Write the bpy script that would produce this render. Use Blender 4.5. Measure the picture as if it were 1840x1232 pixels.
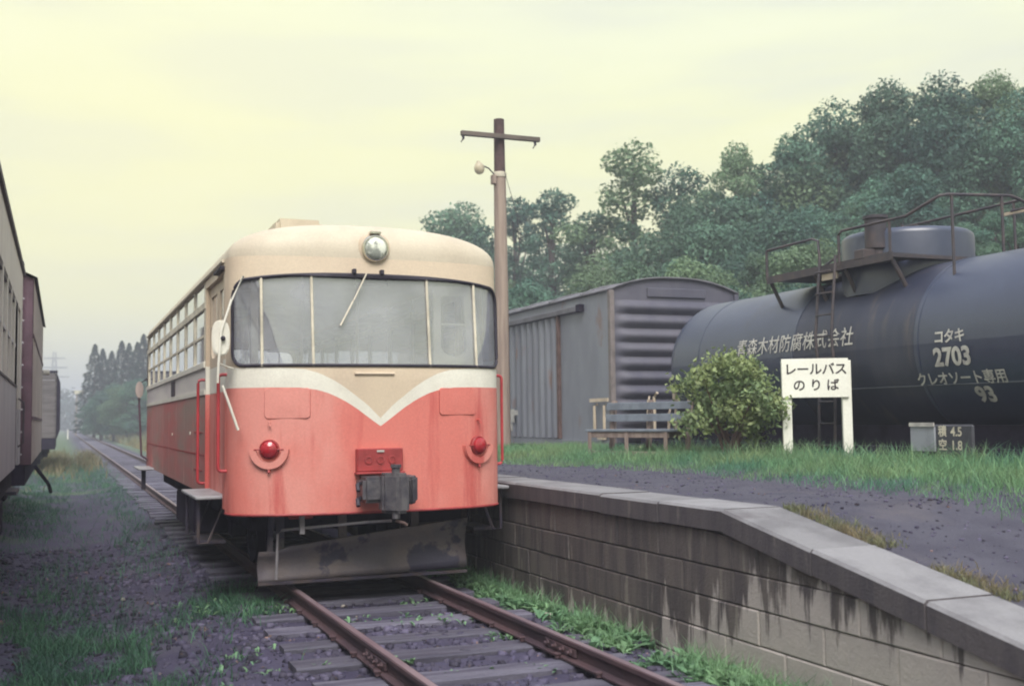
import bpy, bmesh, math, random
import numpy as np
from mathutils import Vector, Matrix, noise
from mathutils.geometry import delaunay_2d_cdt

for _o in list(bpy.data.objects):
    bpy.data.objects.remove(_o)
SC = bpy.context.scene
COL = SC.collection
R = math.radians
rnd = random.Random(7)

# ------------------------------------------------------------------ camera
FPX = 2000.0                                    # focal length in pixels of an 1840 px wide frame


def _ray(px, py):
    return Vector(((px - 920) / FPX, -(py - 616) / FPX, 1.0)).normalized()


_Y = _ray(110, 762)                             # the track runs along +Y
_d2 = _ray(1110, 750)
_Z = _d2.cross(_Y).normalized()
if _Z.y < 0:
    _Z = -_Z
_X = _Y.cross(_Z).normalized()
if _X.x < 0:
    _X = -_X
CAM = Vector((-2.472, 0.0, 1.424))
cam_d = bpy.data.cameras.new('camera')
cam_d.sensor_fit = 'HORIZONTAL'
cam_d.sensor_width = 36.0
cam_d.lens = 36.0 * FPX / 1840.0
cam_d.clip_start = 0.05
cam_d.clip_end = 3000.0
cam_d.dof.use_dof = True
cam_d.dof.focus_distance = 10.5
cam_d.dof.aperture_fstop = 2.4
cam = bpy.data.objects.new('camera', cam_d)
COL.objects.link(cam)
_r = Vector((_X.x, _Y.x, _Z.x)); _u = Vector((_X.y, _Y.y, _Z.y)); _f = Vector((_X.z, _Y.z, _Z.z))
cam.matrix_world = Matrix(((_r.x, _u.x, -_f.x, CAM.x), (_r.y, _u.y, -_f.y, CAM.y), (_r.z, _u.z, -_f.z, CAM.z), (0, 0, 0, 1)))
SC.camera = cam

# ------------------------------------------------------------------ sky, sun, exposure
SUN_DIR = Vector((-0.20, -0.68, 0.90)).normalized()      # towards the bright part of the overcast
sun_el = math.asin(SUN_DIR.z)
sun_az = math.atan2(SUN_DIR.x, SUN_DIR.y)
W = bpy.data.worlds.new('World')
SC.world = W
W.use_nodes = True
nt = W.node_tree
nt.nodes.clear()


def N(t, kind, **kw):
    n = t.nodes.new(kind)
    for k, v in kw.items():
        setattr(n, k, v)
    return n


def mixc(t, fac, a, b, mode='MIX'):
    m = N(t, 'ShaderNodeMix', data_type='RGBA', blend_type=mode)
    for i, v in ((0, fac), (6, a), (7, b)):
        if hasattr(v, 'is_linked'):
            t.links.new(v, m.inputs[i])
        elif i == 0:
            m.inputs[0].default_value = v
        else:
            m.inputs[i].default_value = (*v, 1) if len(v) == 3 else v
    return m.outputs[2]


def math_(t, op, a, b=0.0, c=None, clamp=False):
    m = N(t, 'ShaderNodeMath', operation=op, use_clamp=clamp)
    for i, v in enumerate((a, b, c)):
        if v is None:
            continue
        if hasattr(v, 'is_linked'):
            t.links.new(v, m.inputs[i])
        else:
            m.inputs[i].default_value = v
    return m.outputs[0]


def ramp(t, fac, stops, interp='EASE'):
    r = N(t, 'ShaderNodeValToRGB')
    r.color_ramp.interpolation = interp
    els = r.color_ramp.elements
    while len(els) < len(stops):
        els.new(0.5)
    for e, (p, c) in zip(els, stops):
        e.position = p
        e.color = (c, c, c, 1) if isinstance(c, (int, float)) else (*c, 1)
    t.links.new(fac, r.inputs[0])
    return r.outputs[0]


sky = N(nt, 'ShaderNodeTexSky', sky_type='NISHITA', sun_disc=False, sun_elevation=sun_el, sun_rotation=sun_az,
        air_density=1.5, dust_density=4.0, ozone_density=1.0)
tc = N(nt, 'ShaderNodeTexCoord')
sep = N(nt, 'ShaderNodeSeparateXYZ')
nt.links.new(tc.outputs['Generated'], sep.inputs[0])
# evening cloud sheet: pale yellow low down, thin grey-blue bank at the horizon; unseen zenith bluer and brighter to lift ambient light
cloud = ramp(nt, sep.outputs[2], [(0.0, (0.78, 0.82, 0.66)), (0.05, (0.88, 0.88, 0.60)), (0.11, (0.95, 0.93, 0.50)), (0.22, (0.88, 0.88, 0.50)),
                                  (0.36, (0.84, 0.87, 0.62)), (0.55, (0.82, 0.86, 0.92)), (0.85, (0.80, 0.88, 1.15))])
mp = N(nt, 'ShaderNodeMapping')
mp.inputs['Scale'].default_value = (1.5, 1.5, 9.0)
nt.links.new(tc.outputs['Generated'], mp.inputs[0])
cn = N(nt, 'ShaderNodeTexNoise')
cn.inputs['Scale'].default_value = 2.2
cn.inputs['Detail'].default_value = 5.0
cn.inputs['Roughness'].default_value = 0.5
nt.links.new(mp.outputs[0], cn.inputs['Vector'])
band = ramp(nt, cn.outputs[0], [(0.36, 1.0), (0.62, 0.0)])
cloud2 = mixc(nt, math_(nt, 'MULTIPLY', band, 0.62), cloud, (0.69, 0.71, 0.62))
bright = ramp(nt, cn.outputs[0], [(0.55, 0.0), (0.75, 1.0)])
cloud2 = mixc(nt, math_(nt, 'MULTIPLY', bright, 0.25), cloud2, (0.95, 0.93, 0.75))
gdir = (_r * ((230 - 920) / FPX) + _u * (-(400 - 616) / FPX) + _f).normalized()
dotn = N(nt, 'ShaderNodeVectorMath', operation='DOT_PRODUCT')
nt.links.new(tc.outputs['Generated'], dotn.inputs[0]); dotn.inputs[1].default_value = gdir
glow = math_(nt, 'POWER', math_(nt, 'MAXIMUM', dotn.outputs['Value'], 0.0), 22.0)
cloud2 = mixc(nt, math_(nt, 'MULTIPLY', glow, 0.5), cloud2, (0.98, 0.92, 0.48))
skyc = N(nt, 'ShaderNodeVectorMath', operation='SCALE')
nt.links.new(sky.outputs[0], skyc.inputs[0])
skyc.inputs['Scale'].default_value = 0.10
col = mixc(nt, 0.94, skyc.outputs[0], cloud2)
bg = N(nt, 'ShaderNodeBackground')
bg.inputs['Strength'].default_value = 0.475
nt.links.new(col, bg.inputs[0])
wo = N(nt, 'ShaderNodeOutputWorld')
nt.links.new(bg.outputs[0], wo.inputs[0])

sun_d = bpy.data.lights.new('sun', 'SUN')
sun_d.energy = 1.5
sun_d.angle = R(35)
sun_d.color = (1.0, 0.955, 0.90)
sun = bpy.data.objects.new('sun', sun_d)
COL.objects.link(sun)
sun.rotation_euler = SUN_DIR.to_track_quat('Z', 'Y').to_euler()
sun.location = (20, -20, 40)

SC.render.engine = 'CYCLES'
SC.view_settings.view_transform = 'Standard'
SC.view_settings.look = 'None'
SC.view_settings.exposure = 1.46
SC.view_settings.gamma = 1.0
SC.cycles.use_denoising = True
SC.cycles.use_adaptive_sampling = True
SC.cycles.adaptive_threshold = 0.02
SC.cycles.max_bounces = 8
SC.cycles.transparent_max_bounces = 16
SC.cycles.volume_bounces = 0
SC.cycles.filter_width = 2.0

# ------------------------------------------------------------------ helpers
ORG = {}


def thing(name, loc, label, cat, group=None):
    o = bpy.data.objects.new(name, None)
    COL.objects.link(o)
    o.location = loc
    o.empty_display_size = 0.2
    o['label'] = label
    o['category'] = cat
    if group:
        o['group'] = group
    ORG[o] = Vector(loc)
    return o


def tag(o, label, cat=None, group=None, kind=None):
    o['label'] = label
    if cat:
        o['category'] = cat
    if group:
        o['group'] = group
    if kind:
        o['kind'] = kind
    return o


def put(name, me, mat, parent=None, org=None):
    ob = bpy.data.objects.new(name, me)
    COL.objects.link(ob)
    if mat is not None and not me.materials:
        me.materials.append(mat)
    if parent is not None:
        ob.parent = parent
        ORG[ob] = ORG[parent]
    elif org is not None:
        ob.location = org
        ORG[ob] = Vector(org)
    else:
        ORG[ob] = Vector((0, 0, 0))
    return ob


class MB:
    """collects shapes in world coordinates; build() makes ONE mesh object under its parent"""

    def __init__(s):
        s.v = []; s.f = []

    def add(s, vs, fs):
        b = len(s.v)
        s.v += [Vector(v) for v in vs]
        s.f += [tuple(i + b for i in f) for f in fs]
        return s

    def box(s, x0, x1, y0, y1, z0, z1, M=None):
        vs = [Vector((x, y, z)) for x in (x0, x1) for y in (y0, y1) for z in (z0, z1)]
        if M is not None:
            vs = [M @ v for v in vs]
        return s.add(vs, [(0, 1, 3, 2), (4, 6, 7, 5), (0, 4, 5, 1), (2, 3, 7, 6), (0, 2, 6, 4), (1, 5, 7, 3)])

    def tube(s, pts, r, n=8, r1=None, cap=True):
        pts = [Vector(p) for p in pts]
        rings = []
        for i, p in enumerate(pts):
            a = pts[max(0, i - 1)]; b = pts[min(len(pts) - 1, i + 1)]
            d = (b - a).normalized()
            up = Vector((0, 0, 1)) if abs(d.z) < 0.9 else Vector((1, 0, 0))
            e = d.cross(up).normalized(); g = e.cross(d)
            k = i / max(1, len(pts) - 1)
            rr = r if r1 is None else r + (r1 - r) * k
            rings.append([p + (e * math.cos(2 * math.pi * j / n) + g * math.sin(2 * math.pi * j / n)) * rr for j in range(n)])
        vs = [v for ring in rings for v in ring]
        fs = []
        for i in range(len(rings) - 1):
            for j in range(n):
                a = i * n + j; b = i * n + (j + 1) % n
                fs.append((a, b, b + n, a + n))
        if cap:
            fs.append(tuple(range(n))[::-1]); fs.append(tuple((len(rings) - 1) * n + j for j in range(n)))
        return s.add(vs, fs)

    def lathe(s, base, axis, prof, n=20):
        """prof: list of (radius, distance along axis)"""
        axis = Vector(axis).normalized(); base = Vector(base)
        up = Vector((0, 0, 1)) if abs(axis.z) < 0.9 else Vector((1, 0, 0))
        e = axis.cross(up).normalized(); g = e.cross(axis)
        vs = []
        for (r, h) in prof:
            for j in range(n):
                t = 2 * math.pi * j / n
                vs.append(base + axis * h + (e * math.cos(t) + g * math.sin(t)) * max(r, 1e-4))
        fs = []
        for i in range(len(prof) - 1):
            for j in range(n):
                a = i * n + j; b = i * n + (j + 1) % n
                fs.append((a, b, b + n, a + n))
        fs.append(tuple(range(n))[::-1]); fs.append(tuple((len(prof) - 1) * n + j for j in range(n)))
        return s.add(vs, fs)

    def prism(s, poly, d):
        """poly: 3d points of a flat face; d: extrusion vector"""
        d = Vector(d); n = len(poly)
        vs = [Vector(p) for p in poly] + [Vector(p) + d for p in poly]
        fs = [tuple(range(n))[::-1], tuple(range(n, 2 * n))] + [(i, (i + 1) % n, (i + 1) % n + n, i + n) for i in range(n)]
        return s.add(vs, fs)

    def grid(s, rows):
        n = len(rows[0])
        vs = [v for r in rows for v in r]
        fs = [(i * n + j, i * n + j + 1, (i + 1) * n + j + 1, (i + 1) * n + j) for i in range(len(rows) - 1) for j in range(n - 1)]
        return s.add(vs, fs)

    def build(s, name, mat, parent=None, smooth=False, bev=0.0, org=None, seg=1, angle=35):
        o = ORG[parent] if parent is not None else (Vector(org) if org is not None else Vector((0, 0, 0)))
        me = bpy.data.meshes.new(name)
        me.from_pydata([v - o for v in s.v], [], s.f)
        bm = bmesh.new(); bm.from_mesh(me)
        bmesh.ops.recalc_face_normals(bm, faces=bm.faces)
        if bev:
            ed = [e for e in bm.edges if len(e.link_faces) == 2 and e.calc_face_angle(0) > 0.5]
            bmesh.ops.bevel(bm, geom=ed, offset=bev, segments=seg, affect='EDGES', clamp_overlap=True)
        if smooth:
            for f in bm.faces:
                f.smooth = True
            for e in bm.edges:
                if len(e.link_faces) == 2 and e.calc_face_angle(0) > R(angle):
                    e.smooth = False
        bm.to_mesh(me); bm.free()
        return put(name, me, mat, parent, org)


def np_mesh(name, verts, faces, mat, parent=None, org=None, smooth=False):
    """verts (n,3) array, faces (m,k) array"""
    me = bpy.data.meshes.new(name)
    verts = np.asarray(verts, dtype=np.float32); faces = np.asarray(faces, dtype=np.int32)
    o = ORG[parent] if parent is not None else (Vector(org) if org is not None else Vector((0, 0, 0)))
    verts = verts - np.array(o, dtype=np.float32)
    m, k = faces.shape
    me.vertices.add(len(verts)); me.vertices.foreach_set('co', verts.ravel())
    me.loops.add(m * k); me.loops.foreach_set('vertex_index', faces.ravel())
    me.polygons.add(m)
    me.polygons.foreach_set('loop_start', np.arange(0, m * k, k, dtype=np.int32))
    if smooth:
        me.polygons.foreach_set('use_smooth', np.ones(m, dtype=bool))
    me.update(calc_edges=True)
    return put(name, me, mat, parent, org)


def copy_part(o, parent, loc=None):
    c = o.copy(); COL.objects.link(c); c.parent = parent
    if loc is not None:
        c.location = loc
    return c


# ------------------------------------------------------------------ materials
def mat(name, c, rough=0.65, c2=None, var=0.35, scale=3.0, stretch=(1, 1, 1), bump=0.0, bscale=60.0, metal=0.0, spec=0.4,
        island=0.0, alt=None, lo=0.38, hi=0.66, c3=None, lo3=0.6, hi3=0.7, scale3=1.3, stretch3=(1, 1, 1), transl=0.0, objrand=0.0):
    m = bpy.data.materials.new(name)
    m.use_nodes = True
    t = m.node_tree
    bs = t.nodes['Principled BSDF']
    tcn = N(t, 'ShaderNodeTexCoord')

    def nz(sc, st, detail=6.0, rough_=0.6):
        mpn = N(t, 'ShaderNodeMapping')
        mpn.inputs['Scale'].default_value = st
        t.links.new(tcn.outputs['Object'], mpn.inputs[0])
        if objrand:
            oi = N(t, 'ShaderNodeObjectInfo')
            t.links.new(math_(t, 'MULTIPLY', oi.outputs['Random'], 37.0), mpn.inputs['Location'])
        n = N(t, 'ShaderNodeTexNoise')
        n.inputs['Scale'].default_value = sc
        n.inputs['Detail'].default_value = detail
        n.inputs['Roughness'].default_value = rough_
        t.links.new(mpn.outputs[0], n.inputs['Vector'])
        return n.outputs[0]
    if c2 is None:
        c2 = tuple(x * (1 - var) for x in c)
    out = mixc(t, ramp(t, nz(scale, stretch), [(lo, 0.0), (hi, 1.0)]), c, c2)
    if c3 is not None:
        out = mixc(t, ramp(t, nz(scale3, stretch3), [(lo3, 0.0), (hi3, 1.0)]), out, c3)
    fine = ramp(t, nz(bscale, (1, 1, 1), 4.0), [(0.3, 0.94), (0.7, 1.04)])
    out = mixc(t, 1.0, out, fine, 'MULTIPLY')
    if island:
        ge = N(t, 'ShaderNodeNewGeometry')
        v = ramp(t, ge.outputs['Random Per Island'], [(0.0, 1 - island), (1.0, 1 + island)], 'LINEAR')
        out = mixc(t, 1.0, out, v, 'MULTIPLY')
    if alt is not None:
        oi3 = N(t, 'ShaderNodeObjectInfo')
        out = mixc(t, ramp(t, math_(t, 'FRACT', math_(t, 'MULTIPLY', oi3.outputs['Random'], 7.31)), [(0.35, 0.0), (0.95, 1.0)]), out, alt)
    if objrand:
        oi2 = N(t, 'ShaderNodeObjectInfo')
        v = ramp(t, oi2.outputs['Random'], [(0.0, 1 - objrand), (1.0, 1 + objrand)], 'LINEAR')
        out = mixc(t, 1.0, out, v, 'MULTIPLY')
    t.links.new(out, bs.inputs['Base Color'])
    bs.inputs['Roughness'].default_value = rough
    bs.inputs['Metallic'].default_value = metal
    bs.inputs['Specular IOR Level'].default_value = spec
    if bump:
        b = N(t, 'ShaderNodeBump')
        b.inputs['Strength'].default_value = bump
        b.inputs['Distance'].default_value = 0.02
        t.links.new(nz(bscale, (1, 1, 1), 6.0), b.inputs['Height'])
        t.links.new(b.outputs[0], bs.inputs['Normal'])
    if transl:
        tr = N(t, 'ShaderNodeBsdfTranslucent')
        t.links.new(out, tr.inputs[0])
        ms = N(t, 'ShaderNodeMixShader')
        ms.inputs[0].default_value = transl
        t.links.new(bs.outputs[0], ms.inputs[1]); t.links.new(tr.outputs[0], ms.inputs[2])
        t.links.new(ms.outputs[0], t.nodes['Material Output'].inputs[0])
    return m


def glass_mat(name, tint=(0.80, 0.84, 0.86), base=0.10, veil=0.10):
    m = bpy.data.materials.new(name)
    m.use_nodes = True
    t = m.node_tree
    t.nodes.remove(t.nodes['Principled BSDF'])
    fr = N(t, 'ShaderNodeFresnel'); fr.inputs[0].default_value = 1.52
    tr = N(t, 'ShaderNodeBsdfTransparent'); tr.inputs[0].default_value = (*tint, 1)
    gl = N(t, 'ShaderNodeBsdfGlossy'); gl.inputs['Roughness'].default_value = 0.03
    gl.inputs[0].default_value = (0.9, 0.92, 0.95, 1)
    a = N(t, 'ShaderNodeMixShader')
    t.links.new(math_(t, 'ADD', fr.outputs[0], base, clamp=True), a.inputs[0])
    t.links.new(tr.outputs[0], a.inputs[1]); t.links.new(gl.outputs[0], a.inputs[2])
    df = N(t, 'ShaderNodeBsdfDiffuse'); df.inputs[0].default_value = (0.74, 0.76, 0.82, 1)  # patchy pale diffuse layer that lightens the pane
    tcn = N(t, 'ShaderNodeTexCoord'); nzn = N(t, 'ShaderNodeTexNoise'); nzn.inputs['Scale'].default_value = 2.5; nzn.inputs['Detail'].default_value = 5
    t.links.new(tcn.outputs['Object'], nzn.inputs['Vector'])
    b = N(t, 'ShaderNodeMixShader')
    t.links.new(math_(t, 'MULTIPLY', nzn.outputs[0], veil * 2), b.inputs[0])
    t.links.new(a.outputs[0], b.inputs[1]); t.links.new(df.outputs[0], b.inputs[2])
    t.links.new(b.outputs[0], t.nodes['Material Output'].inputs[0])
    return m


MT = dict(
    red=mat('faded_red_paint', (0.66, 0.19, 0.155), 0.55, c2=(0.70, 0.28, 0.235), scale=1.7, stretch=(1, 1, 0.45), c3=(0.54, 0.11, 0.095), scale3=4.5, stretch3=(1, 1, 0.10), lo3=0.53, hi3=0.70, bump=0.05),
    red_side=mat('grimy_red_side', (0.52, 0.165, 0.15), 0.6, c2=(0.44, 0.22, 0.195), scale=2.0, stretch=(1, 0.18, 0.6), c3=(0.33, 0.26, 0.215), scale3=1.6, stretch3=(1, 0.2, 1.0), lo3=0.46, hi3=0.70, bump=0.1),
    red_rail=mat('red_handrail_paint', (0.52, 0.06, 0.07), 0.45),
    dark_red=mat('dark_red_paint', (0.40, 0.055, 0.055), 0.55, scale=6),
    cream=mat('cream_paint', (0.63, 0.52, 0.385), 0.5, c2=(0.57, 0.46, 0.345), scale=1.4, stretch=(1, 1, 0.5), bump=0.04),
    roofcream=mat('roof_cream_paint', (0.60, 0.53, 0.41), 0.55, c2=(0.52, 0.45, 0.345), scale=1.8),
    white=mat('ivory_paint', (0.78, 0.76, 0.66), 0.5, c2=(0.70, 0.67, 0.58), scale=2.5),
    trim=mat('cream_trim', (0.74, 0.68, 0.54), 0.5),
    greyside=mat('pale_grey_lilac_paint', (0.74, 0.70, 0.64), 0.55, c2=(0.60, 0.56, 0.55), scale=2, stretch=(1, 0.2, 1)),
    rubber=mat('black_rubber', (0.035, 0.03, 0.045), 0.6),
    interior=mat('interior_pale', (0.64, 0.66, 0.66), 0.7),
    seat=mat('seat_moquette', (0.16, 0.22, 0.28), 0.9),
    iron=mat('dark_iron', (0.05, 0.042, 0.068), 0.7, c2=(0.08, 0.06, 0.06), scale=5, bump=0.2),
    under=mat('underframe_black', (0.034, 0.027, 0.048), 0.95, spec=0.1, scale=4, bump=0.2),
    steelgrey=mat('weathered_plough_steel', (0.13, 0.115, 0.135), 0.6, c2=(0.19, 0.155, 0.15), scale=2.2, c3=(0.06, 0.055, 0.085), scale3=1.6, lo3=0.52, hi3=0.56, bump=0.15),
    coupler=mat('greased_coupler', (0.115, 0.108, 0.115), 0.5, c2=(0.05, 0.047, 0.06), scale=9, bump=0.2),
    rod=mat('galvanised_rod', (0.30, 0.28, 0.30), 0.5),
    chrome=mat('chrome', (0.62, 0.60, 0.52), 0.18, metal=1.0, var=0.1),
    lens=mat('headlamp_lens', (0.80, 0.82, 0.70), 0.10, c2=(0.30, 0.32, 0.28), lo=0.45, hi=0.55, scale=9, spec=0.9),  # mottled pale and dark colours stand in for reflections in the lens
    redlens=mat('red_lens', (0.42, 0.02, 0.03), 0.12, var=0.3, scale=10, spec=0.8),
    glass=glass_mat('windscreen_glass', (0.94, 0.96, 0.99), 0.22, 0.22),
    sideglass=glass_mat('side_glass', (0.92, 0.93, 0.90), 0.34, 0.07),
    stepmetal=mat('worn_step_metal', (0.36, 0.36, 0.38), 0.45, scale=8),
    # track and ground
    rust=mat('rusty_rail', (0.088, 0.050, 0.056), 0.75, c2=(0.055, 0.034, 0.045), scale=6, stretch=(1, 0.3, 1), bump=0.2),
    railhead=mat('rail_head', (0.22, 0.165, 0.18), 0.45, c2=(0.16, 0.11, 0.125), scale=3, stretch=(3, 0.3, 1)),
    sleeper=mat('creosoted_sleeper', (0.130, 0.124, 0.162), 0.78, c2=(0.066, 0.060, 0.090), scale=3.5, stretch=(0.35, 3.5, 3), bump=0.5, bscale=30, objrand=0.3),
    stone=mat('ballast_stone', (0.080, 0.071, 0.112), 0.75, c2=(0.046, 0.041, 0.076), scale=2, island=0.65, c3=(0.17, 0.11, 0.095), scale3=9, lo3=0.62, hi3=0.66),
    palestone=mat('pale_stone', (0.50, 0.45, 0.40), 0.8, scale=8),
    block=None, coping=mat('concrete_coping', (0.25, 0.245, 0.255), 0.85, c2=(0.175, 0.17, 0.18), scale=2.5, bump=0.35, bscale=50, objrand=0.12, c3=(0.155, 0.145, 0.155), scale3=2.2, lo3=0.55, hi3=0.72),
    asphalt=mat('cinder_platform', (0.080, 0.077, 0.104), 0.9, c2=(0.056, 0.053, 0.078), scale=2.5, bump=0.8, bscale=55, c3=(0.125, 0.112, 0.125), scale3=0.8, lo3=0.55, hi3=0.75),
    copingface=mat('dark_coping_face', (0.105, 0.092, 0.098), 0.85, c2=(0.075, 0.066, 0.076), scale=2.5, stretch=(1, 3, 0.4), bump=0.3, bscale=50, c3=(0.16, 0.14, 0.135), scale3=3.5, stretch3=(1, 3, 0.4)),  # darker grey for the slabs' outward and end faces
    soil=mat('dark_soil', (0.05, 0.045, 0.05), 0.95, scale=4, bump=0.4),
    grass=mat('grass_blade', (0.16, 0.32, 0.165), 0.7, c2=(0.26, 0.36, 0.17), scale=0.9, island=0.35, transl=0.4, c3=(0.11, 0.26, 0.165), scale3=0.7, lo3=0.5, hi3=0.6),
    yardgrass=mat('yard_grass', (0.085, 0.20, 0.115), 0.7, c2=(0.065, 0.15, 0.11), scale=0.8, island=0.4, transl=0.3),
    drygrass=mat('dry_grass', (0.25, 0.20, 0.12), 0.8, c2=(0.17, 0.20, 0.11), island=0.3, transl=0.3),
    weed=mat('weed_leaf', (0.22, 0.37, 0.19), 0.6, c2=(0.14, 0.28, 0.155), scale=2.5, island=0.35, transl=0.3),
    # wagons
    tank=mat('tank_black_paint', (0.026, 0.036, 0.075), 0.36, c2=(0.036, 0.048, 0.090), scale=0.9, spec=0.9, bump=0.04, bscale=25, c3=(0.030, 0.035, 0.060), scale3=0.8, stretch3=(1, 1, 0.5)),
    tankstain=mat('tank_stained_band', (0.036, 0.040, 0.068), 0.45, c2=(0.028, 0.033, 0.060), scale=2.5, stretch=(1, 2, 0.4), spec=0.5, bump=0.06, c3=(0.085, 0.072, 0.076), scale3=2.2, stretch3=(1, 2.0, 0.25), lo3=0.52, hi3=0.75),
    tankiron=mat('tank_ironwork', (0.05, 0.045, 0.055), 0.6, c2=(0.09, 0.07, 0.07), scale=4),
    letter=mat('white_lettering', (0.62, 0.60, 0.54), 0.7, c2=(0.42, 0.40, 0.38), scale=7),
    boxside=mat('box_wagon_grey_side', (0.20, 0.21, 0.245), 0.6, c2=(0.25, 0.265, 0.30), scale=1.4, stretch=(1, 1, 0.4), c3=(0.22, 0.15, 0.13), scale3=1.8, stretch3=(1, 1, 0.45), lo3=0.60, hi3=0.72, bump=0.08),  # grey raised against the end: the side's stronger light is in the colour
    boxend=mat('box_wagon_end_shaded', (0.115, 0.112, 0.142), 0.6, c2=(0.085, 0.085, 0.118), scale=1.6, stretch=(1, 1, 0.6), bump=0.08),  # darker than the side grey: the end's shade is put into the colour
    boxroof=mat('box_wagon_roof', (0.16, 0.158, 0.18), 0.7),
    rustpost=mat('rusty_post', (0.15, 0.095, 0.085), 0.8, scale=6),
    handle=mat('cream_handle', (0.66, 0.55, 0.42), 0.55),
    coachside=mat('coach_grey_side', (0.42, 0.40, 0.42), 0.6, c2=(0.34, 0.33, 0.36), scale=1.5, stretch=(1, 1, 0.4)),
    coachtop=mat('coach_cream_top', (0.56, 0.52, 0.48), 0.6, c2=(0.48, 0.44, 0.42), scale=1.6, stretch=(1, 1, 0.4)),
    coachroof=mat('coach_roof_dark', (0.085, 0.07, 0.085), 0.7),
    coachred=mat('coach_dark_red', (0.24, 0.035, 0.045), 0.6),
    brownwagon=mat('brown_wagon', (0.13, 0.075, 0.10), 0.75, scale=2),
    peachwood=mat('faded_wagon_planks', (0.44, 0.36, 0.33), 0.8, scale=3, stretch=(1, 1, 0.3)),
    greywood=mat('grey_wagon_planks', (0.17, 0.155, 0.16), 0.8, scale=3, stretch=(0.4, 0.4, 4)),
    # furniture and plants
    signwhite=mat('sign_white', (0.90, 0.90, 0.80), 0.6, c2=(0.84, 0.83, 0.73), scale=3),
    signblack=mat('sign_black', (0.035, 0.025, 0.03), 0.7),
    benchgrey=mat('bench_blue_grey', (0.21, 0.24, 0.28), 0.7, c2=(0.16, 0.18, 0.21), scale=6),
    benchwood=mat('bench_bare_wood', (0.36, 0.28, 0.24), 0.8, c2=(0.24, 0.18, 0.16), scale=5, stretch=(3, 3, 0.4)),
    pole=mat('pole_wood', (0.35, 0.275, 0.225), 0.8, c2=(0.25, 0.19, 0.16), scale=3, stretch=(5, 5, 0.25), bump=0.3),
    poletop=mat('pole_tarred_top', (0.10, 0.06, 0.06), 0.8, scale=6),
    armwood=mat('crossarm_wood', (0.16, 0.13, 0.11), 0.8),
    lampglass=mat('lamp_globe', (0.66, 0.58, 0.42), 0.4),
    bark=mat('tree_bark', (0.085, 0.065, 0.06), 0.9, scale=8, bump=0.4),
    leaf=mat('broadleaf_foliage', (0.10, 0.205, 0.135), 0.65, c2=(0.060, 0.145, 0.115), scale=0.35, island=0.40, transl=0.28, objrand=0.25, alt=(0.155, 0.235, 0.125)),
    conifer=mat('conifer_foliage', (0.035, 0.075, 0.060), 0.7, c2=(0.026, 0.055, 0.050), scale=0.3, island=0.35, objrand=0.2, transl=0.1),
    bush=mat('shrub_leaf', (0.30, 0.36, 0.15), 0.55, c2=(0.17, 0.25, 0.12), scale=2.2, island=0.4, transl=0.3),
    hay=mat('meadow_grass', (0.16, 0.20, 0.11), 0.8, c2=(0.25, 0.20, 0.10), scale=0.2, island=0.3, transl=0.2),
    pylon=mat('pylon_steel', (0.25, 0.26, 0.28), 0.5),
)



# ground: cinders near the tracks, grass beyond
def ground_mat():
    m = mat('ground_cinders', (0.062, 0.055, 0.098), 0.85, c2=(0.038, 0.032, 0.066), scale=1.8, bump=0.7, bscale=35, c3=(0.085, 0.078, 0.11), scale3=0.9, lo3=0.5, hi3=0.7)
    t = m.node_tree
    bs = t.nodes['Principled BSDF']
    src = bs.inputs['Base Color'].links[0].from_socket
    tcn = N(t, 'ShaderNodeTexCoord'); sp = N(t, 'ShaderNodeSeparateXYZ')
    t.links.new(tcn.outputs['Object'], sp.inputs[0])
    n = N(t, 'ShaderNodeTexNoise'); n.inputs['Scale'].default_value = 0.45; n.inputs['Detail'].default_value = 7
    t.links.new(tcn.outputs['Object'], n.inputs['Vector'])
    # farther along the line the yard is overgrown
    far = math_(t, 'MULTIPLY_ADD', sp.outputs[1], 0.0065, math_(t, 'MULTIPLY', n.outputs[0], 1.0))
    fm = ramp(t, far, [(0.66, 0.0), (0.92, 1.0)])
    off = math_(t, 'ABSOLUTE', sp.outputs[0])
    side = ramp(t, math_(t, 'MULTIPLY', off, 0.05), [(0.05, 0.0), (0.11, 1.0)])
    fac = math_(t, 'MULTIPLY', fm, side)
    out = mixc(t, fac, src, (0.085, 0.13, 0.07))
    t.links.new(out, bs.inputs['Base Color'])
    return m


def sstep(a, b, x):
    t = min(1.0, max(0.0, (x - a) / (b - a)))
    return t * t * (3 - 2 * t)


# ------------------------------------------------------------------ the ground
def ground_z(x, y):
    z = -0.172 - 0.025 * sstep(1.0, 1.4, abs(x))
    z += -0.10 * sstep(1.2, 2.2, -x) * (1 - sstep(3.0, 3.6, -x))
    z -= 0.06 * sstep(1.3, 1.6, x)
    z += 0.05 * noise.noise(Vector((x * 0.7, y * 0.7, 0))) * (0.4 if abs(x) < 1.3 else 1.0)
    z += 0.02 * noise.noise(Vector((x * 3.1, y * 3.1, 2)))
    hill = sstep(10.5, 38, x) * (7.5 * math.exp(-((y - 16) / 30.0) ** 2) + 2.2) * sstep(-60, -10, y)
    z += hill * (1 - sstep(100, 190, y))
    # embankment right of the line far off
    z += 1.1 * sstep(2.2, 7.0, x) * sstep(55, 80, y) * (1 - sstep(140, 230, y))
    return z


def axis_pts(fine0, fine1, step, far0, far1):
    a = list(np.arange(fine0, fine1 + 1e-6, step))
    s, p = step, fine1
    while p < far1:
        s *= 1.22; p += s; a.append(p)
    s, p, pre = step, fine0, []
    while p > far0:
        s *= 1.22; p -= s; pre.append(p)
    return pre[::-1] + a


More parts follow.
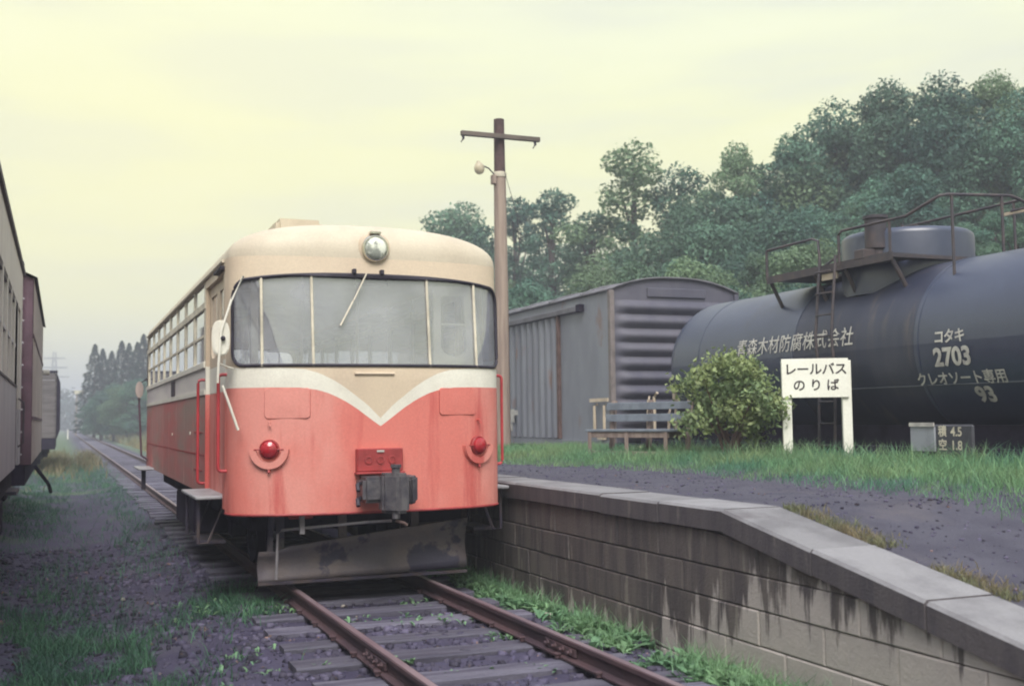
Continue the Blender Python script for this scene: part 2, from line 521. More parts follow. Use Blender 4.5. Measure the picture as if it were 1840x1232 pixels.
gx = axis_pts(-5.0, 2.0, 0.16, -700, 700)
gy = axis_pts(1.5, 16.0, 0.16, -200, 1200)
gv = [(x, y, ground_z(x, y)) for y in gy for x in gx]
nx = len(gx)
gf = [(j * nx + i, j * nx + i + 1, (j + 1) * nx + i + 1, (j + 1) * nx + i) for j in range(len(gy) - 1) for i in range(nx - 1)]
ground = np_mesh('ground', gv, gf, ground_mat(), smooth=True)
tag(ground, 'dark cinder yard and overgrown ground around the tracks', kind='structure')

# ------------------------------------------------------------------ main track
SLEEPER_TOP = -0.125


def rail_prof():
    return [(-0.055, -0.125), (0.055, -0.125), (0.055, -0.113), (0.012, -0.098), (0.009, -0.038), (0.031, -0.028), (0.031, -0.004), (0.024, 0.0), (-0.024, 0.0), (-0.031, -0.004), (-0.031, -0.028), (-0.009, -0.038), (-0.012, -0.098), (-0.055, -0.113)]


def add_rail(parent, x, y0, y1):
    mb = MB()
    mb.prism([(x + a, y0, b) for a, b in rail_prof()], (0, y1 - y0, 0))
    r = mb.build('rail', MT['rust'], parent)
    hd = MB().box(x - 0.0215, x + 0.0215, y0, y1, -0.002, 0.0015)
    hd.build('rail_head', MT['railhead'], r)
    return r


track = thing('railway_track', (0, 0, SLEEPER_TOP), 'rusty narrow railway track on dark sleepers running under the red rail bus', 'railway track')
rails = [add_rail(track, -0.6, -4, 230), add_rail(track, 0.6, -4, 230)]
# sleepers: near ones vary
sl_meshes = []
for k in range(4):
    mb = MB()
    h = 0.14; w = 0.105 + 0.012 * k; L = 1.03 + 0.02 * (k % 2)
    rows = []
    for i in range(13):
        xx = -L + 2 * L * i / 12
        ring = []
        for (a, b) in ((-w, -h), (-w, -0.012), (-w + 0.015, 0), (w - 0.02, 0.0), (w, -0.014), (w, -h)):
            ring.append(Vector((xx, a + 0.007 * noise.noise(Vector((xx * 2.5, a * 9, k))), b + 0.006 * noise.noise(Vector((xx * 3, a * 20, k + 5))))))
        rows.append(ring)
    mb.grid(rows)
    mb.f.append((0, 1, 2, 3, 4, 5)); mb.f.append(tuple(12 * 6 + i for i in range(6))[::-1])
    me = bpy.data.meshes.new('sleeper')
    me.from_pydata(mb.v, [], mb.f); me.materials.append(MT['sleeper'])
    sl_meshes.append(me)
ys = 3.3
i = 0
while ys < 110:
    o = bpy.data.objects.new('sleeper', sl_meshes[i % 4])
    COL.objects.link(o); o.parent = track
    o.location = (rnd.uniform(-0.04, 0.04), ys, rnd.uniform(-0.012, 0.0))
    o.rotation_euler = (0, 0, rnd.uniform(-0.025, 0.025))
    ys += 0.62 + rnd.uniform(-0.05, 0.06) if ys < 40 else 0.7
    i += 1
    if ys > 6.0 and ys < 6.35:
        ys = 6.02
# fishplates with bolts at the rail joint
for (x, sgn) in ((0.6, -1), (-0.6, -1)):
    yj = 6.75 if x > 0 else 6.9
    fp = MB().box(x + sgn * 0.012, x + sgn * 0.032, yj - 0.24, yj + 0.24, -0.095, -0.04).build('fishplate', MT['rust'], track, bev=0.004)
    for k in range(4):
        MB().lathe((x + sgn * 0.03, yj - 0.18 + 0.12 * k, -0.067), (sgn, 0, 0), [(0.022, 0), (0.022, 0.014), (0.012, 0.016), (0.012, 0.034)], 6).build('bolt', MT['rust'], fp)
sp_me = None
for yy in (5.5, 6.1, 6.7, 7.3, 7.9, 8.5, 9.1, 9.7):
    for x in (0.6, -0.6):
        for sg in (-1, 1):
            if sp_me is None:
                q = MB().box(-0.014, 0.014, -0.012, 0.012, 0.0, 0.03).box(-0.022, 0.022, -0.018, 0.018, 0.022, 0.036).build('spike', MT['rust'], track, bev=0.003)
                sp_me = q.data
                me_off = ORG[track]
                for v in sp_me.vertices:
                    v.co += me_off
                q.location = Vector((x + sg * 0.07, yy, -0.0))
            else:
                q = bpy.data.objects.new('spike', sp_me); COL.objects.link(q); q.parent = track
                q.location = (x + sg * 0.07, yy, 0.0)


# ballast stones: one mass
def stones(n, area, zfun, smin, smax, seed):
    r = np.random.default_rng(seed)
    base = np.array([[-1, -1, -1], [1, -1, -1], [1, 1, -1], [-1, 1, -1], [-1, -1, 1], [1, -1, 1], [1, 1, 1], [-1, 1, 1]], dtype=float) * 0.5
    fc = np.array([[0, 3, 2, 1], [4, 5, 6, 7], [0, 1, 5, 4], [1, 2, 6, 5], [2, 3, 7, 6], [3, 0, 4, 7]])
    V = []; F = []
    k = 0
    while k < n:
        x, y = area(r)
        if x is None:
            continue
        s = smin + (smax - smin) * r.random() ** 3
        p = base * (1 + r.uniform(-0.35, 0.35, (8, 3)))
        p[4:, :2] *= r.uniform(0.45, 0.85)
        a = r.uniform(0, 6.28)
        rot = np.array([[math.cos(a), -math.sin(a), 0], [math.sin(a), math.cos(a), 0], [0, 0, 1]])
        p = (p * np.array([1.2, 0.9, 0.65]) * s) @ rot.T
        p += np.array([x, y, zfun(x, y) + s * 0.12])
        V.append(p); F.append(fc + 8 * k); k += 1
    return np.concatenate(V), np.concatenate(F)


def area_track(r):
    y = 4.6 + 12.0 * r.random() ** 1.5
    x = r.uniform(-3.6, 1.35)
    if y > 9.8 and -0.9 < x:
        return None, None
    return x, y


sv, sf = stones(13000, area_track, ground_z, 0.012, 0.066, 3)
ballast = np_mesh('ballast_stones', sv, sf, MT['stone'])
tag(ballast, 'dark grey and brown ballast stones scattered between and beside the rails', kind='stuff')
# pale stones one can point at
for k, (x, y, s, lab) in enumerate(((-0.20, 9.55, 0.03, 'small white pebble between the rails just in front of the plough'), (-0.22, 9.0, 0.024, 'small white pebble between the rails nearer the camera'),
                                    (1.15, 8.25, 0.06, 'pale tan stone in the weeds right of the right-hand rail'), (-1.9, 11.4, 0.04, 'white stone on the cinders left of the rail bus'))):
    vv, ff = stones(1, lambda r: (0.0, 0.0), lambda a, b: 0.0, s, s + 0.001, 20 + k)
    o = np_mesh('loose_stone', vv, ff, MT['palestone'], org=(0, 0, 0))
    o.location = (x, y, ground_z(x, y) + s * 0.4)
    tag(o, lab, 'stone', 'pale loose stones')

# ------------------------------------------------------------------ platform
YK = 6.12                    # where the ramp begins
SLOPE = 0.178


def ptop(y):
    return 0.835 if y >= YK else 0.835 - SLOPE * (YK - y)


def wall_mat():
    m = mat('stained_concrete_block', (0.135, 0.115, 0.108), 0.85, c2=(0.082, 0.070, 0.074), scale=3.0, stretch=(1, 2.5, 0.25), bump=0.35, bscale=45, objrand=0.10, c3=(0.21, 0.185, 0.165), scale3=4.0, stretch3=(1, 2.2, 0.3), lo3=0.58, hi3=0.70)
    t = m.node_tree
    bs = t.nodes['Principled BSDF']
    src = bs.inputs['Base Color'].links[0].from_socket
    ge = N(t, 'ShaderNodeNewGeometry'); sp = N(t, 'ShaderNodeSeparateXYZ')
    t.links.new(ge.outputs['Position'], sp.inputs[0])
    # clean concrete low down and on the ramp end; dark soot runs over it with drips
    mpn = N(t, 'ShaderNodeMapping'); mpn.inputs['Scale'].default_value = (1.0, 3.6, 0.45)
    t.links.new(ge.outputs['Position'], mpn.inputs[0])
    n = N(t, 'ShaderNodeTexNoise'); n.inputs['Scale'].default_value = 1.35; n.inputs['Detail'].default_value = 6; n.inputs['Roughness'].default_value = 0.66
    t.links.new(mpn.outputs[0], n.inputs['Vector'])
    # level under which the wall is clean, by y
    lev = N(t, 'ShaderNodeMapRange', interpolation_type='SMOOTHSTEP')
    t.links.new(sp.outputs[1], lev.inputs['Value'])
    for i_, v in enumerate((4.9, 7.6, 0.52, -0.22)):
        lev.inputs[1 + i_].default_value = v
    lev2 = math_(t, 'MULTIPLY_ADD', math_(t, 'SUBTRACT', n.outputs[0], 0.5), 2.3, lev.outputs[0])
    d = math_(t, 'MULTIPLY_ADD', math_(t, 'SUBTRACT', lev2, sp.outputs[2]), 6.5, 0.5, clamp=True)
    n2 = N(t, 'ShaderNodeTexNoise'); n2.inputs['Scale'].default_value = 5; n2.inputs['Detail'].default_value = 6
    t.links.new(ge.outputs['Position'], n2.inputs['Vector'])
    clean = mixc(t, n2.outputs[0], (0.52, 0.465, 0.43), (0.35, 0.315, 0.30))
    out = mixc(t, d, src, clean)
    t.links.new(out, bs.inputs['Base Color'])
    return m


MT['block'] = wall_mat()
WX = 1.47
wall = thing('platform_wall', (WX, 8, -0.25), 'stained concrete block platform wall with pale coping slabs ramping down at its end', 'platform wall')
core_pts = [(1.2, -0.5), (1.2, ptop(1.2) - 0.16), (YK, 0.675), (30, 0.675), (30, -0.5)]
MB().prism([(WX + 0.012, y, z) for y, z in core_pts], (0.3, 0, 0)).build('mortar_core', mat('mortar', (0.09, 0.08, 0.085), 0.95, bump=0.3), wall)
courses = [(-0.42, -0.19), (-0.185, 0.028), (0.034, 0.243), (0.249, 0.449), (0.455, 0.688)]
for ci, (z0, z1) in enumerate(courses):
    y = 1.6 + (0.31 if ci % 2 else 0.0)
    while y < 15.0:
        L = 0.60 + rnd.uniform(-0.03, 0.03)
        y0, y1 = y + 0.0025, y + L - 0.0025
        # clip to the underside of the coping
        def top(yy):
            return min(z1, ptop(yy) - 0.150)
        pts = [(y0, z0)]
        pts.append((y1, z0))
        if top(y1) > z0 + 0.015:
            pts.append((y1, top(y1)))
            if top(y1) >= z1 - 1e-6 and top(y0) < z1 - 1e-6:
                yk = y0 + (z1 - top(y0)) / SLOPE
                if y0 < yk < y1:
                    pts.append((yk, z1))
            if top(y0) > z0 + 0.005:
                pts.append((y0, top(y0)))
            else:
                yk = YK - (0.835 - 0.150 - z0) / SLOPE
                if y0 < yk < y1:
                    pts[0] = (yk, z0)
            if len(pts) >= 3:
                x0 = WX + rnd.uniform(-0.004, 0.004)
                cy = sum(p[0] for p in pts) / len(pts); cz = sum(p[1] for p in pts) / len(pts)
                mb = MB()
                n = len(pts)
                inner = [(cy + (a - cy) * (1 - 0.008 / 0.3), cz + (b - cz) * (1 - 0.008 / 0.1)) for a, b in pts]
                vs = [(x0, a, b) for a, b in inner] + [(x0 + 0.008, a, b) for a, b in pts] + [(x0 + 0.1, a, b) for a, b in pts]
                fs = [tuple(range(n))] + [(i, (i + 1) % n, (i + 1) % n + n, i + n) for i in range(n)] + [(i + n, (i + 1) % n + n, (i + 1) % n + 2 * n, i + 2 * n) for i in range(n)]
                mb.add(vs, fs)
                mb.build('concrete_block', MT['block'], wall)
        y += L
# coping slabs
CX0, CX1 = 1.435, 1.87
cj = [1.2, 2.1, 2.98, 3.44 + 0.0, 4.34, 5.22, YK, 6.95, 7.85, 8.75, 9.62]
y = 9.62
while y < 29:
    y += 0.9; cj.append(y)
cj = sorted(set(cj))
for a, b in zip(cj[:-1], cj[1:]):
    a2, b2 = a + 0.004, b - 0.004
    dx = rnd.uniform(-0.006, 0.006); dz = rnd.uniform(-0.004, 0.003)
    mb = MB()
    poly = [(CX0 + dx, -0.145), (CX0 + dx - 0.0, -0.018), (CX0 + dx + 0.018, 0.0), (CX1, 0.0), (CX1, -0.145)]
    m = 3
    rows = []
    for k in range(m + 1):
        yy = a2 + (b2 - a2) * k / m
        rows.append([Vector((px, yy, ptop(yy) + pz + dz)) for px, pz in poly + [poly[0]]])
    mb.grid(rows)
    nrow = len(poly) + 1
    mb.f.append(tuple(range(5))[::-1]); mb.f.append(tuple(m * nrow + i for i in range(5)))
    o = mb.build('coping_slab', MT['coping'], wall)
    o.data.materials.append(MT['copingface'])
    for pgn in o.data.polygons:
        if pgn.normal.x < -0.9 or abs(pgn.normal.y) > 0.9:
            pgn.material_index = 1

# platform surface (cinders) and the grassy strip behind it


def strip_z(x, y):
    z = ptop(y) - 0.012
    z += 0.07 * sstep(3.2, 4.2, x) * (1 + 0.4 * noise.noise(Vector((x, y, 3))))
    if y < YK:
        z += SLOPE * (YK - y) * 0.55 * sstep(3.0, 4.6, x)
    k = sstep(5.9, 6.6, x)
    z = z * (1 - k) + (-0.22) * k
    z += 0.012 * noise.noise(Vector((x * 2, y * 2, 9)))
    return z


rows = []
xs = [CX1 - 0.004, 2.05, 2.3, 2.6, 2.9, 3.2, 3.5, 3.8, 4.2, 4.6, 5.0, 5.4, 5.8, 5.95, 6.1, 6.25, 6.4, 6.6, 7.0]
yy = list(np.arange(0.6, 16.0, 0.3)) + list(np.arange(16, 45, 1.5))
for y in yy:
    rows.append([Vector((x, y, strip_z(x, y))) for x in xs])
plat = MB().grid(rows).build('platform_surface', MT['asphalt'], smooth=True)
tag(plat, 'dark cinder platform surface behind the pale coping', kind='structure')


def area_plat(r):
    return 1.9 + 1.9 * r.random() ** 0.8, 3.0 + 10.5 * r.random() ** 1.3


pv_, pf_ = stones(2600, area_plat, strip_z, 0.006, 0.026, 9)
o = np_mesh('platform_grit', pv_, pf_, MT['stone'])
tag(o, 'loose dark grit lying on the cinder platform', kind='stuff')


# ------------------------------------------------------------------ grass and weeds
def edge_x(y):                                     # where the platform cinders give way to grass
    return 3.22 + 0.22 * math.exp(-((y - 10.2) / 2.2) ** 2) - 0.25 * sstep(11, 14, y) + 0.10 * noise.noise(Vector((0, y * 1.3, 4))) + 0.05 * noise.noise(Vector((1, y * 5, 4)))


def blades(pts, hmin, hmax, wmin, wmax, seed, lean=0.55):
    """pts (n,3) -> grass blades of 5 vertices"""
    r = np.random.default_rng(seed)
    n = len(pts)
    h = hmin + (hmax - hmin) * r.random(n) ** 1.4
    w = r.uniform(wmin, wmax, n)
    a = r.uniform(0, 2 * np.pi, n); b = r.uniform(0, 2 * np.pi, n)
    ln = r.uniform(0.1, lean, n) * h
    sd = np.stack([np.cos(a), np.sin(a), np.zeros(n)], 1) * w[:, None] * 0.5
    ld = np.stack([np.cos(b), np.sin(b), np.zeros(n)], 1) * ln[:, None]
    up = np.zeros((n, 3)); up[:, 2] = h
    p0 = pts - sd; p1 = pts + sd
    mid = pts + up * 0.55 + ld * 0.3
    m0 = mid - sd * 0.75; m1 = mid + sd * 0.75
    tip = pts + up + ld
    V = np.stack([p0, p1, m1, m0, tip, tip], 1).reshape(-1, 3)
    base = (np.arange(n) * 6)[:, None]
    F = np.concatenate([base + np.array([[0, 1, 2, 3]]), base + np.array([[3, 2, 4, 5]])], 0)
    return V, F


g_r = random.Random(11)
pts = []
while len(pts) < 52000:
    y = 2.5 + 15.5 * g_r.random(); 
    e = edge_x(y)
    x = e + (6.15 - e) * g_r.random()
    dens = 0.35 + 0.65 * sstep(0, 0.5, x - e)
    if g_r.random() > dens:
        continue
    pts.append((x, y, strip_z(x, y) - 0.01))
pts = np.array(pts)
nearedge = np.array([sstep(0.0, 0.9, p[0] - edge_x(p[1])) for p in pts])
short = nearedge < 0.75
V1, F1 = blades(pts[short], 0.03, 0.12, 0.004, 0.009, 1, 1.3)
V2, F2 = blades(pts[~short], 0.05, 0.18, 0.005, 0.010, 2, 1.2)
# taller clumps beside the wagon and round the sign
cl = []
for k in range(150):
    cy = g_r.uniform(4.0, 13.5); cx = g_r.uniform(4.6, 6.1)
    n = g_r.randint(18, 46)
    for _ in range(n):
        x = cx + g_r.gauss(0, 0.09); y = cy + g_r.gauss(0, 0.09)
        cl.append((x, y, strip_z(min(x, 5.9), y) - 0.01))
V3, F3 = blades(np.array(cl), 0.12, 0.30, 0.005, 0.011, 3, 1.1)
F2 = F2 + len(V1); F3 = F3 + len(V1) + len(V2)
gr = np_mesh('platform_grass', np.concatenate([V1, V2, V3]), np.concatenate([F1, F2, F3]), MT['grass'])
tag(gr, 'bright green grass strip growing between the platform and the black tank wagon', kind='stuff')
# low tuft line between ramp coping and cinders
pts = []
while len(pts) < 2600:
    y = g_r.uniform(2.8, 6.1)
    x = CX1 + abs(g_r.gauss(0, 0.10))
    if noise.noise(Vector((y * 2.1, 0, 7))) < -0.1:
        continue
    pts.append((x, y, strip_z(x, y)))
V, F = blades(np.array(pts), 0.02, 0.07, 0.004, 0.008, 4, 1.2)
o = np_mesh('edge_grass', V, F, MT['drygrass'])
tag(o, 'thin brownish tufts of grass along the back of the ramp coping', kind='stuff')

# yard grass on the left, in patches
PATCH = [(-2.55, 8.3, 0.42, 1.5, 2.2), (-2.1, 8.0, 0.25, 0.7, 1.2), (-2.75, 11.0, 0.3, 1.6, 0.5), (-1.05, 9.75, 0.30, 0.33, 1.0), (-0.95, 10.6, 0.2, 0.4, 0.5),
         (-3.1, 26, 0.35, 5.0, 0.7), (-2.8, 21, 0.25, 3.0, 0.3), (-1.3, 27, 0.15, 5.0, 0.4), (-1.5, 20, 0.2, 3.0, 0.2), (-1.5, 15, 0.25, 1.5, 0.25), (-2.7, 36, 0.8, 8, 0.8), (-1.5, 42, 0.5, 10, 0.8), (-2.2, 13.5, 0.3, 2.0, 0.2)]
wsum = sum(p[4] * math.sqrt(p[2] * p[3]) for p in PATCH)
pts = []
for (cx, cy, sx_, sy_, w_) in PATCH:
    n_ = int(42000 * w_ * math.sqrt(sx_ * sy_) / wsum)
    for _ in range(n_):
        x = g_r.gauss(cx, sx_); y = g_r.gauss(cy, sy_)
        if x > -0.75 or y < 6 or noise.noise(Vector((x * 2.6, y * 1.6, 8))) < -0.12:
            continue
        pts.append((x, y, ground_z(x, y) - 0.01))
pts = np.array(pts)
V, F = blades(pts, 0.04, 0.17, 0.005, 0.011, 6, 1.4)
o = np_mesh('yard_grass', V, F, MT['yardgrass'])
tag(o, 'patchy dark green grass growing over the cinder yard on the left', kind='stuff')
pts = []
while len(pts) < 2600:
    y = g_r.gauss(54, 7); x = -2.75 + g_r.gauss(0, 0.35)
    if g_r.random() < 0.35:
        y = g_r.gauss(52, 5); x = -1.45 + g_r.gauss(0, 0.22)
    pts.append((x, y, ground_z(x, y)))
V, F = blades(np.array(pts), 0.15, 0.5, 0.02, 0.04, 7, 0.8)
o = np_mesh('dry_weeds', V, F, MT['drygrass'])
tag(o, 'orange brown dry weeds beside the far wagon on the left', kind='stuff')


def leafy(plants, seed, lmin, lmax, nl=(6, 11)):
    """rosettes of broad leaves"""
    r = random.Random(seed)
    V = []; F = []
    for (x, y, z, sc) in plants:
        for _ in range(r.randint(*nl)):
            a = r.uniform(0, 6.283); L = r.uniform(lmin, lmax) * sc; w = L * r.uniform(0.07, 0.17); el = r.uniform(0.55, 1.45)
            d = Vector((math.cos(a), math.sin(a), 0)); s = Vector((-d.y, d.x, 0))
            p = Vector((x + r.gauss(0, 0.015), y + r.gauss(0, 0.015), z))
            q = []
            for (t, ww) in ((0.0, 0.15), (0.35, 0.8), (0.7, 1.0), (1.0, 0.08)):
                e = el - t * 0.9
                c = p + d * (L * t * math.cos(el - 0.3 * t)) + Vector((0, 0, L * (t * math.sin(el) - 0.45 * t * t)))
                q.append((c - s * w * ww, c + s * w * ww))
            b = len(V)
            for l_, r_ in q:
                V += [l_, r_]
            F += [(b, b + 1, b + 3, b + 2), (b + 2, b + 3, b + 5, b + 4), (b + 4, b + 5, b + 7, b + 6)]
    return np.array(V), np.array(F)


pl = []
while len(pl) < 1500:
    y = 4.2 + 7.0 * g_r.random()
    x = 1.43 - abs(g_r.gauss(0, 0.17))
    if x < 0.86 or (y > 6.5 and x < 1.05 and g_r.random() < 0.75):
        continue
    if noise.noise(Vector((x * 2, y * 1.5, 21))) < -0.22:
        continue
    pl.append((x, y, ground_z(x, y), g_r.uniform(0.6, 1.25)))
V, F = leafy(pl, 5, 0.05, 0.16)
bp = np.array([(p_[0] + g_r.gauss(0, 0.03), p_[1] + g_r.gauss(0, 0.03), p_[2]) for p_ in pl for _ in range(3)])
Vb, Fb = blades(bp, 0.05, 0.22, 0.003, 0.008, 15, 1.3)
V, F = np.concatenate([V, Vb]), np.concatenate([F, Fb + len(V)])
o = np_mesh('wall_weeds', V, F, MT['weed'])
tag(o, 'bright green broad-leaved weeds along the foot of the platform wall', kind='stuff')
pl = []
for (cx, cy, n, s) in ((-0.05, 8.6, 12, 0.13), (0.2, 8.45, 12, 0.14), (0.35, 9.25, 12, 0.12), (0.42, 8.5, 8, 0.10), (0.48, 7.6, 9, 0.07), (-0.35, 7.2, 3, 0.04), (-0.1, 6.7, 4, 0.05), (0.05, 6.65, 3, 0.04), (0.55, 9.4, 3, 0.04),
                       (-0.95, 9.7, 26, 0.2), (-1.3, 9.9, 18, 0.2), (-0.75, 9.5, 8, 0.06), (-1.3, 7.8, 7, 0.2), (-0.85, 7.3, 5, 0.1), (-1.6, 7.3, 6, 0.2), (0.45, 6.5, 3, 0.05), (0.85, 7.3, 4, 0.05)):
    for _ in range(n):
        x = cx + g_r.gauss(0, s); y = cy + g_r.gauss(0, s)
        pl.append((x, y, ground_z(x, y) + 0.015, g_r.uniform(0.45, 0.8)))
V, F = leafy(pl, 6, 0.06, 0.14, (4, 8))
o = np_mesh('track_weeds', V, F, MT['weed'])
tag(o, 'small green weeds sprouting between the rails and left of the track', kind='stuff')

# ------------------------------------------------------------------ lettering


def text_geo(body, size, bold=0.0, spacing=1.0, cut=0.06):
    """flat lettering: list of (x, y) vertices centred on 0 and faces"""
    cu = bpy.data.curves.new('lettering', 'FONT')
    cu.body = body; cu.size = size; cu.align_x = 'CENTER'; cu.align_y = 'CENTER'; cu.offset = bold; cu.space_character = spacing
    cu.resolution_u = 4
    ob = bpy.data.objects.new('lettering_tmp', cu)
    COL.objects.link(ob)
    dg = bpy.context.evaluated_depsgraph_get()
    me = bpy.data.meshes.new_from_object(ob.evaluated_get(dg))
    bpy.data.objects.remove(ob)
    bm = bmesh.new(); bm.from_mesh(me)
    if cut:
        for _ in range(3):
            ed = [e for e in bm.edges if e.calc_length() > cut]
            if not ed:
                break
            bmesh.ops.subdivide_edges(bm, edges=ed, cuts=1)
        bmesh.ops.triangulate(bm, faces=bm.faces)
    bm.verts.ensure_lookup_table()
    vs = [(v.co.x, v.co.y) for v in bm.verts]
    fs = [tuple(v.index for v in f.verts) for f in bm.faces]
    bm.free()
    bpy.data.meshes.remove(me)
    return vs, fs


# ------------------------------------------------------------------ rail bus
BA, BYS, BPP = 1.2, 9.55, 2.6
BREAR = 18.75
BZ0, BH, BZP = 2.80, 0.33, 2.4
NB, NT_ = 0.665, BZ0


def byf(z):
    return 9.05 + max(0.0, z - 1.8) * 0.13


def nose_y(x, z):
    u = min(1.0, abs(x) / BA)
    return BYS - (BYS - byf(z)) * (1 - u ** BPP) ** (1 / BPP)


# arc length along the plan outline (at z=1.5)
_ph = np.linspace(0, math.pi / 2, 800)
_ox = BA * np.sin(_ph) ** (2 / BPP)
_oy = BYS - 0.5 * np.cos(_ph) ** (2 / BPP)
_os = np.concatenate([[0], np.cumsum(np.hypot(np.diff(_ox), np.diff(_oy)))])
SMAX = float(_os[-1])


def s2x(s):
    return math.copysign(float(np.interp(abs(s), _os, _ox)), s)


def x2s(x):
    return math.copysign(float(np.interp(abs(x), _ox, _os)), x)


def nose_pt(s, z, off=0.0, rear=False):
    a = abs(s)
    ph = float(np.interp(a, _os, _ph))
    e = 2 / BPP
    x = BA * math.sin(ph) ** e
    b = BYS - byf(z)
    y = BYS - b * math.cos(ph) ** e
    # outward normal in plan of |x/a|^p+|y/b|^p=1
    nxv = (x / BA) ** (BPP - 1) / BA; nyv = -(max(0.0, math.cos(ph)) ** (e * (BPP - 1))) / b
    L = math.hypot(nxv, nyv) or 1.0
    x += off * nxv / L; y += off * nyv / L
    if s < 0:
        x = -x
    if rear:
        y = 28.30 - y; x = -x
    return Vector((x, y, z))


UP_X = [0, 0.06, 0.12, 0.20, 0.31, 0.40, 0.50, 0.62, 0.8, 1.2]
UP_Z = [1.445, 1.505, 1.565, 1.625, 1.71, 1.765, 1.815, 1.85, 1.865, 1.87]
LO_X = [0, 0.06, 0.12, 0.20, 0.31, 0.42, 0.52, 0.66, 0.85, 1.2]
LO_Z = [1.378, 1.42, 1.465, 1.525, 1.595, 1.648, 1.68, 1.70, 1.703, 1.703]


def zup(x):
    return float(np.interp(abs(x), UP_X, UP_Z))


def zlo(x):
    return float(np.interp(abs(x), LO_X, LO_Z))


def window_loop(inset=0.0, n=10):
    """windscreen outline in (s, z)"""
    s1 = x2s(1.165) - inset
    zb = 1.885 + inset

    def zt(s):
        return 2.655 - 0.075 * (abs(s) / s1) ** 2.6 - inset
    pts = []
    rb, rt = 0.12, 0.17
    for k in range(n + 1):                       # bottom right corner
        t = -math.pi / 2 + (math.pi / 2) * k / n
        pts.append((s1 - rb + rb * math.cos(t), zb + rb + rb * math.sin(t)))
    for k in range(n + 1):                       # top right
        t = (math.pi / 2) * k / n
        s = s1 - rt + rt * math.cos(t)
        pts.append((s, zt(s1 - rt) - rt + rt * math.sin(t) - 0.0))
    for k in range(1, 20):
        s = (s1 - rt) - 2 * (s1 - rt) * k / 20
        pts.append((s, zt(s)))
    for k in range(n + 1):
        t = math.pi / 2 + (math.pi / 2) * k / n
        pts.append((-s1 + rt + rt * math.cos(t), zt(s1 - rt) - rt + rt * math.sin(t)))
    for k in range(n + 1):
        t = math.pi + (math.pi / 2) * k / n
        pts.append((-s1 + rb + rb * math.cos(t), zb + rb + rb * math.sin(t)))
    for k in range(1, 20):
        pts.append((-(s1 - rb) + 2 * (s1 - rb) * k / 20, zb))
    return pts


def in_poly(p, poly):
    x, y = p; c = False
    n = len(poly)
    for i in range(n):
        x0, y0 = poly[i]; x1, y1 = poly[(i + 1) % n]
        if (y0 > y) != (y1 > y) and x < (x1 - x0) * (y - y0) / (y1 - y0) + x0:
            c = not c
    return c


MULL = [x2s(-0.955), x2s(-0.555), x2s(0.445), x2s(0.90)]


